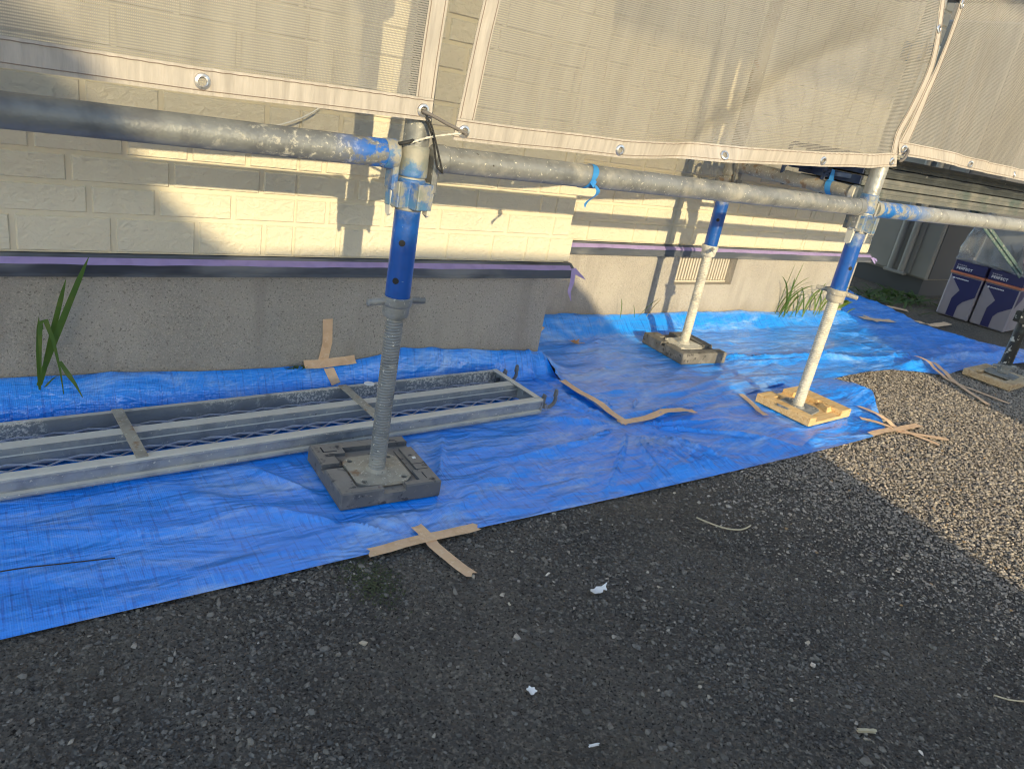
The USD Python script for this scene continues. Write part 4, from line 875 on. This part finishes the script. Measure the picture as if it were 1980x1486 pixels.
def bagpt():
    base = np.array([(4.945,2.065,.352),(4.955,1.96,.350),(4.97,1.86,.350),(4.975,1.76,.349),(4.985,1.655,.340),(5.1,1.645,.335),(5.24,1.65,.35),(5.25,1.86,.36),(5.22,2.06,.36),(5.06,2.075,.355)])
    midr = np.array([(4.985,2.045,.50),(5.0,1.99,.50),(5.02,1.90,.48),(5.015,1.80,.44),(5.01,1.72,.40),(5.10,1.66,.42),(5.24,1.67,.46),(5.25,1.85,.52),(5.20,2.03,.52),(5.08,2.055,.50)])
    top = np.array([(5.045,2.03,.63),(5.06,2.0,.635),(5.08,1.95,.61),(5.08,1.88,.575),(5.08,1.80,.54),(5.12,1.76,.54),(5.18,1.80,.57),(5.17,1.9,.61),(5.12,1.99,.63),(5.07,2.025,.635)])
    rows = []
    for a, b, k in [(base,midr,q) for q in np.linspace(0,1,9)[:-1]]+[(midr,top,q) for q in np.linspace(0,1,9)]:
        r = a*(1-k)+b*k; m = 70; u = np.linspace(0, 10, m, endpoint=False)
        rr = np.stack([np.interp(u, np.arange(11), np.r_[r[:,j], r[0,j]]) for j in range(3)], 1); rows.append(rr)
    G = np.array(rows); cen = np.array([5.10,1.86,.45]); ang = np.arange(70)
    for i in range(len(G)):
        d = G[i]-cen; d[:,2] *= .3; d /= np.linalg.norm(d, axis=1)[:,None]
        G[i] += d*(.010*np.sin(ang*.9+i*.12)+.020*(fbm2(ang*.35, i*.25+0*ang, 2, 6)-.5))[:,None]
    R_, C_ = G.shape[:2]; I = np.arange(R_*C_).reshape(R_, C_)
    F = [[I[i,j], I[i,(j+1)%C_], I[i+1,(j+1)%C_], I[i+1,j]] for i in range(R_-1) for j in range(C_)]
    return G.reshape(-1, 3), np.array(F)
put(t, 'film', bagpt(), 'clear_film', True)
put(t, 'gathered_top', tube([(5.06,2.0,.62),(5.06,2.0,.66),(5.09,1.99,.72)], [.035,.012,.04], 12, False), 'clear_film', True)

# ================================================================== PLANTS
def blade(p, d, L, w, bend, seed, n=12, side=None):
    r = np.random.default_rng(seed); k = np.linspace(0, 1, n)
    dirh = np.array([d[0], d[1], 0]); nh = np.linalg.norm(dirh)+1e-9; dirh = dirh/nh
    th0 = math.atan2(nh, d[2]); th = th0+bend*k**1.6
    ds = L/(n-1); x = np.cumsum(np.r_[0, np.sin(th[:-1])*ds]); z = np.cumsum(np.r_[0, np.cos(th[:-1])*ds])
    C = np.array(p)+dirh*x[:,None]+np.array([0,0,1.0])*z[:,None]
    given = side; side = np.cross(dirh, [0,0,1.0]); side = side*math.cos(.5*r.normal())+dirh*.5*r.normal(); side /= np.linalg.norm(side)
    if given is not None: side = np.array(given, float)/np.linalg.norm(given)
    ww = w*np.interp(k, [0,.15,.5,.85,1], [.45,.8,1,.78,.08])[:,None]
    up_ = np.array([0,0,.25])*ww
    V = np.vstack([C-side*ww/2+up_*.3, C-up_*.3, C+side*ww/2+up_*.3])
    F = [[r_*n+i, r_*n+i+1, (r_+1)*n+i+1, (r_+1)*n+i] for r_ in (0,1) for i in range(n-1)]
    return V, np.array(F)
t = thing('grass_plant', 'tall broad grass blades growing before the left foundation', 'plant')
y_ = 1.665
for i, (p, d, L, w, b) in enumerate([((.103,y_,.10),(.085,-.01,.25),.295,.0145,.05), ((.108,y_,.10),(.056,-.005,.25),.235,.0125,.03), ((.106,y_+.01,.085),(.006,-.01,.3),.165,.010,.10), ((.128,y_+.01,.20),(.008,0,.3),.0,.0,0)][:3]):
    put(t, 'leaf', blade(p, d, L, w, b, i, side=(.85,.3,-.25)), 'grass_green', True)
k = np.linspace(0, 1, 16)
for i, (xs, zs) in enumerate([(([.115,.113,.122,.133,.142,.146]),([.225,.245,.248,.205,.14,.085])), (([.118,.112,.110,.108]),([.246,.235,.19,.13])), (([.143,.155,.168,.18]),([.155,.13,.105,.075])), (([.115,.122,.133,.140]),([.10,.112,.125,.128]))]):
    q = np.linspace(0, 1, len(xs)); C = np.stack([np.interp(k, q, xs), y_-.01-.012*k, np.interp(k, q, zs)], 1); w = .010*np.interp(k, [0,.4,1], [.7,1,.15])[:,None]; sd = np.array([.9,.2,.35])
    V = np.vstack([C-sd*w/2, C+sd*w/2]); put(t, 'leaf', (V, np.array([[a, a+1, a+17, a+16] for a in range(15)])), 'grass_green', True)
t = thing('grass_plant', 'bright sunlit grass clump at the right end of the foundation', 'plant')
r = np.random.default_rng(12)
for i in range(30):
    x = r.uniform(3.16, 3.62) if i > 6 else r.uniform(3.14, 3.26); L = r.uniform(.12, .27); a = r.normal()*.9
    put(t, 'leaf', blade((x, 2.012-r.uniform(0,.035), .045), (.30*a, -.18*r.random(), 1.0), L, r.uniform(.006,.011), r.uniform(.5,1.9), 40+i), 'grass_bright' if i % 3 else 'grass_green', True)
for i, (x, L, lean) in enumerate([(3.15,.27,.10),(3.20,.28,.16)]): put(t, 'stalk', blade((x,2.005,.04),(lean,0,1),L,.004,.1,80+i), 'grass_green', True)
t = thing('small_weed', 'small leafy weed by the far end corner of the house foundation', 'plant')
for i in range(9):
    a = r.uniform(0, 6.28); put(t, 'leaf', blade((3.72+.03*r.normal(), 2.005-.02*r.random(), .045+.05*r.random()), (.6*math.cos(a), -.3, .8), r.uniform(.04,.07), .022, .9, 120+i), 'grass_bright', True)
t = thing('small_weed', 'dry thin weed stems before the sunlit foundation, left of the vent', 'plant')
for i, (x, dx, L) in enumerate([(2.10,-.10,.09),(2.17,.25,.10),(2.18,-.25,.06),(2.25,.55,.10),(2.20,.9,.13),(2.45,.2,.05)]):
    put(t, 'stem', blade((x,2.0,.07),(dx,-.02,1),L,.0035,.5,150+i), 'grass_dry' if i % 2 else 'grass_green', True)
t = thing('small_weed', 'tiny dark leaves beside the tape cross on the left foundation', 'plant')
for i in range(5): put(t, 'leaf', blade((.655+.006*i,YL-.012,.072),(.4*(i-2),-.3,.8),.022,.014,.8,170+i), 'weed_dark', True)
t = thing('weed_clump', 'dark low weeds in the shade before the grey cabinet', 'plant')
ms = []
for i in range(150):
    a = r.uniform(0, 6.28); V, F = blade((r.uniform(4.62,5.25), 2.33+.10*r.normal(), 0), (math.cos(a), math.sin(a), .55), r.uniform(.05,.13), r.uniform(.012,.026), r.uniform(.3,1.2), 200+i, 6)
    ms.append(trimesh.Trimesh(V, np.vstack([F[:,[0,1,2]],F[:,[0,2,3]]]), process=False))
put(t, 'foliage', cat(*ms), 'weed_dark', True, kind='stuff')
put(t, 'stalk', blade((5.0,2.28,.02),(.35,-.9,.30),.42,.006,.2,400), 'grass_dry', True)
# fallen leaf
a = np.linspace(0, 2*np.pi, 60, endpoint=False); rr = .020*(.55+.45*np.abs(np.cos(a*2.5))**.7)*(1+.12*np.sin(a*9))
lf = sg.Polygon(np.stack([rr*np.cos(a)*1.25, rr*np.sin(a)], 1)); P, T_ = sheet2d(lf, .004)
z0 = float(np.max(hs(1.786+np.linspace(-.02,.02,5), 1.90+0*np.zeros(5))))
t = thing('dead_leaf', 'single brown dead leaf on the thin blue sheet', 'leaf')
put(t, 'blade', (np.column_stack([P[:,0]+1.786, P[:,1]+1.90, z0+.004+60*(P[:,0]**2)*.25+.004*fbm2(P[:,0]*60, P[:,1]*60, 2, 3)]), T_), 'dead_leaf', True)
put(t, 'leaf_stem', rod((1.80,1.895,z0+.006),(1.822,1.880,z0+.008), .0012, 5), 'dead_leaf')

# ================================================================== LITTER ON THE ASPHALT
def scrap(name, label, x, y, pts, m, cat_, th=.0018, tilt=.06):
    P2, T2_ = sheet2d(affinity.scale(sg.Polygon(pts), .82, .82, origin=(0,0)), .0028)
    zc = .004*(fbm2(P2[:,0]*90+x*50, P2[:,1]*90, 3, 5)-.3)+14*(P2[:,0]**2)*(1 if th < .0025 else .1)
    top = np.column_stack([P2, zc+th]); nP = len(P2)
    g = trimesh.Trimesh(np.vstack([top, top-[0,0,th]]), np.vstack([T2_, T2_[:,::-1]+nP]), process=False)
    put('/World', name, moved(g, (x, y, .001), rotx(tilt)@roty(tilt*.6)), m, label=label, cat=cat_)
scrap('paper_scrap', 'torn white scrap with two points, right of the tape cross', .906, .758, [(-.028,-.004),(-.016,-.010),(.006,-.011),(.014,-.005),(.018,-.012),(.021,-.003),(.030,.004),(.014,.004),(.004,.010),(-.008,.004),(-.020,.004)], 'paper_white', 'scrap')
scrap('paper_scrap', 'small torn white scrap on the asphalt, lower middle of the picture', .641, .611, [(-.008,.007),(-.0055,.001),(-.007,-.008),(.0,-.0085),(.005,-.006),(.010,-.0065),(.0065,-.001),(.010,.003),(.004,.005),(.002,.011),(-.003,.0065)], 'paper_white', 'scrap')
scrap('white_stick', 'pale flat stick lying at the lower right of the asphalt', 1.086, .311, [(-.020,.006),(-.018,.012),(.016,-.004),(.019,-.009),(.014,-.013),(.010,-.008)], 'straw', 'stick', .004)
scrap('white_stick', 'thin white splinter near the bottom centre of the picture', .663, .488, [(-.011,.002),(.010,-.002),(.011,.0005),(-.010,.005)], 'paper_white', 'stick', .003)
scrap('white_chip', 'elongated white chip where the shadow meets the sheet edge', 1.996, .958, [(-.016,.008),(-.008,.008),(.012,-.006),(.016,-.012),(.006,-.010)], 'stone_white', 'chip', .005)
scrap('white_chip', 'small white chip right of centre on the shaded asphalt', 1.138, .443, [(-.005,.004),(.003,.006),(.006,-.002),(.0,-.006),(-.005,-.003)], 'stone_white', 'chip', .003)
scrap('white_chip', 'rounded white chip at the right below the shadow edge', 1.614, .538, [(-.007,.004),(.002,.006),(.008,.0),(.004,-.006),(-.005,-.004)], 'stone_white', 'chip', .006)
cord('straw_stalk', 'long curved straw on the asphalt under the blue sheet edge', [(1.315,.871,.002),(1.325,.840,.004),(1.352,.805,.004),(1.385,.792,.004),(1.417,.795,.006)], .0018, 'straw', 'straw')
cord('straw_stalk', 'frayed straw bits at the right edge of the asphalt', [(1.400,.245,.003),(1.412,.228,.004),(1.43,.215,.004),(1.47,.19,.005)], .0014, 'straw', 'straw')
t = thing('moss_patch', 'small green moss patch below the left arm of the tape cross', 'moss', kind='stuff')
ms = []
for i in range(900):
    c_ = np.array([.535+.022*r.normal(), .95+.034*r.normal(), -.003]); m = trimesh.creation.icosahedron(); m.apply_scale(r.uniform(.0007,.0022)); m.apply_scale([1,1,.7]); m.apply_translation(c_); ms.append(m)
put(t, 'moss', cat(*ms), 'moss_green', kind='stuff')

# ------------------------------------------------------------------ stones
def stone(seed, flat=.55):
    q = np.random.default_rng(seed); p = q.normal(size=(13,3)); p /= np.linalg.norm(p, axis=1)[:,None]; p *= q.uniform(.75,1.1,(13,1))*np.array([1.0,.72,flat])
    return trimesh.convex.convex_hull(p)
variants = [stone(900+i, .42+.04*(i%4)) for i in range(14)]
r = np.random.default_rng(77)
inv = lambda x, y: not (shapely.contains_xy(T1, x, y) or shapely.contains_xy(T2, x, y))
def in_view(x, y):
    c = np.array([x, y, -.83]); d = c@fw
    return d > .3 and abs(c@rx/d*1427.1) < 1010 and abs(c@ux/d*1427.1) < 765
n = 0; cols = ['stone_shade_dark']*58+['stone_shade']*36+['stone_grey']*3+['stone_pale']*1+['stone_tan']*1+['stone_white']*1
while n < 285:
    x, y = r.uniform(-.1, 2.0), r.uniform(-.05, 1.0)
    if x > 1.2 and r.random() < .5: continue
    if not inv(x, y) or not in_view(x, y): continue
    s_ = r.choice([.0055,.0065,.008,.010,.0125], p=[.3,.3,.22,.13,.05])
    m = moved(variants[r.integers(14)], R=rotz(r.uniform(0,6.28))@rotx(.25*r.normal())); m.apply_scale(s_); m.apply_translation([x, y, ground_z(np.array([x]), np.array([y]))[0]+.10*s_])
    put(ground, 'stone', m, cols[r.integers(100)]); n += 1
# the countless small chippings
pi = UsdGeom.PointInstancer.Define(stage, ground+'/loose_gravel'); setd(pi.GetPrim(), kind='stuff', label='countless small dark chippings bedded in the asphalt')
protos = []
pcols = ['stone_sunlit','stone_sunlit','stone_sunlit','stone_grey','stone_sunlit','stone_grey','stone_pale','stone_tan','stone_shade_dark','stone_shade_dark','stone_shade','stone_shade_dark','stone_shade','stone_shade']
UsdGeom.Scope.Define(stage, ground+'/loose_gravel/prototypes')
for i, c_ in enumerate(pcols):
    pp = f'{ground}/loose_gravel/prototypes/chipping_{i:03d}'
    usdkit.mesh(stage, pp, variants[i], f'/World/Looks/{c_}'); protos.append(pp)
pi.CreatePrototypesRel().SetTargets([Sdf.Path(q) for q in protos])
N_ = 360000
X = r.uniform(-.4, 4.2, N_); Y = r.uniform(-.35, 1.45, N_)
C = np.stack([X, Y, 0*X-.83], 1); D = C@fw
keep = (D > .3) & (np.abs(C@rx/D*1427.1) < 1060) & (np.abs(C@ux/D*1427.1) < 800) & ~shapely.contains_xy(T1.buffer(-.02), X, Y) & ~shapely.contains_xy(T2.buffer(-.02), X, Y)
keep &= r.random(N_) < np.clip(.16+1.1*(fbm2(X*4, Y*4, 3, 33)-.40)+.75*smooth(1.35, 2.0, X+.35*(Y-.6)), .06, 1)
X, Y = X[keep], Y[keep]; k_ = len(X)
S = r.choice([.0018,.0026,.0036,.0048,.0066], k_, p=[.22,.30,.27,.15,.06])*(1-.12*smooth(1.4,2.2,X))
pi.CreatePositionsAttr(Vt.Vec3fArray.FromNumpy(np.stack([X, Y, ground_z(X, Y)+(.22+.36*smooth(1.4,2.0,X+.35*(Y-.6)))*S], 1).astype(np.float32)))
pi.CreateScalesAttr(Vt.Vec3fArray.FromNumpy(np.repeat(S[:,None], 3, 1).astype(np.float32)))
ang = r.uniform(0, np.pi, k_); tl = .65*r.normal(size=k_)
qw, qz = np.cos(ang), np.sin(ang); tw, tx = np.cos(tl/2), np.sin(tl/2)
pi.CreateOrientationsAttr(Vt.QuathArray([Gf.Quath(float(a_), float(b_), float(c_), float(d_)) for a_, b_, c_, d_ in zip(qw*tw, qw*tx, qz*tx, qz*tw)]))
sunlit_ = r.random(k_) < .04+.96*smooth(1.15, 2.15, X+.25*(Y-.6))       # chippings painted paler towards the sunlit right, darker in the shaded foreground
pi.CreateProtoIndicesAttr(Vt.IntArray.FromNumpy(np.where(sunlit_, r.choice(8, k_, p=[.20,.20,.19,.15,.15,.08,.02,.01]), r.choice(np.arange(8, 14), k_)).astype(np.int32)))

# ================================================================== UNSEEN SOLIDS ADDED BEHIND THE CAMERA (for the shade they cast on yard and wall)
def along_sun(poly, y0, depth):
    """a solid whose front outline (x, z) stands at y0 and which runs back along the sun's heading"""
    m = trimesh.creation.extrude_polygon(poly, depth, engine='earcut'); v = m.vertices.copy()
    m = trimesh.Trimesh(np.stack([v[:,0]-SUN_A*v[:,2], y0-v[:,2], v[:,1]], 1), m.faces[:,::-1], process=False); return m
t = thing('van_shadow_caster', 'unseen grey solid added behind the camera, shaped to cast the curved yard shadow', 'van')  # added shadow caster, outline follows the curved shadow edge on the yard
vp = sg.Polygon([(-1.35,.25),(.50,.25),(.60,.60),(.625,1.0),(.648,1.30),(.690,1.40),(.745,1.475),(.785,1.53),(.80,1.60),(.77,1.69),(.70,1.765),(.63,1.826),(.56,1.895),(.472,1.975),(.377,2.04),(.26,2.085),(.1,2.11),(-.4,2.12),(-.9,2.10),(-1.15,1.98),(-1.30,1.5)])
vp = affinity.translate(vp, .243*1.4, -.302*1.4)
put(t, 'body', along_sun(vp, -2.6, 2.6), 'caster_paint')
for xx in (-1.0, .2): put(t, 'wheel', moved(rod((0,0,0),(.17,0,0), .29, 24), (xx+.1, -3.3, .29)), 'cord_black', 30)
t = thing('house_shadow_caster', 'unseen house shape added behind the camera, outlined to cast the left wall shadow', 'house')  # unseen shadow caster, roof line follows the shadow edge on the left wall
hp = sg.Polygon([(-.80,-.1),(-.80,2.02),(-.866,2.095),(-.946,2.15),(-1.04,2.235),(-1.107,2.347),(-1.209,2.427),(-1.56,2.76),(-2.3,2.76),(-2.3,-.1)])
put(t, 'wall', along_sun(hp, -4.02, 2.0), 'neighbour_wall')
t = thing('shed_shadow_caster', 'unseen sloping solid added behind the camera to cast the right yard shadow', 'shed')  # added shadow caster, top line follows the shadow edge at the right
sp_ = sg.Polygon([(2.02,-.1),(2.03,1.47),(2.05,1.55),(2.09,1.63),(2.17,1.70),(2.26,1.735),(2.43,1.82),(3.0,2.08),(3.70,2.29),(4.3,2.46),(4.9,2.3),(4.9,-.1)])
sp_ = affinity.translate(sp_, .243*1.2, -.302*1.2)
put(t, 'wall', along_sun(sp_, -2.8, 1.2), 'neighbour_wall')
t = thing('sky_blocker', 'carport roof on posts, added unseen behind the camera to dim the sky light', 'sky_blocker')  # added out of view to block sky light and darken the foreground
put(t, 'roof', box(-3.2, 4.6, -4.2, -1.3, 2.95, 3.03), 'neighbour_wall')
for xx in (-3.0, 4.45): put(t, 'post', box(xx-.04, xx+.04, -1.45, -1.37, -.05, 2.949), 'steel')
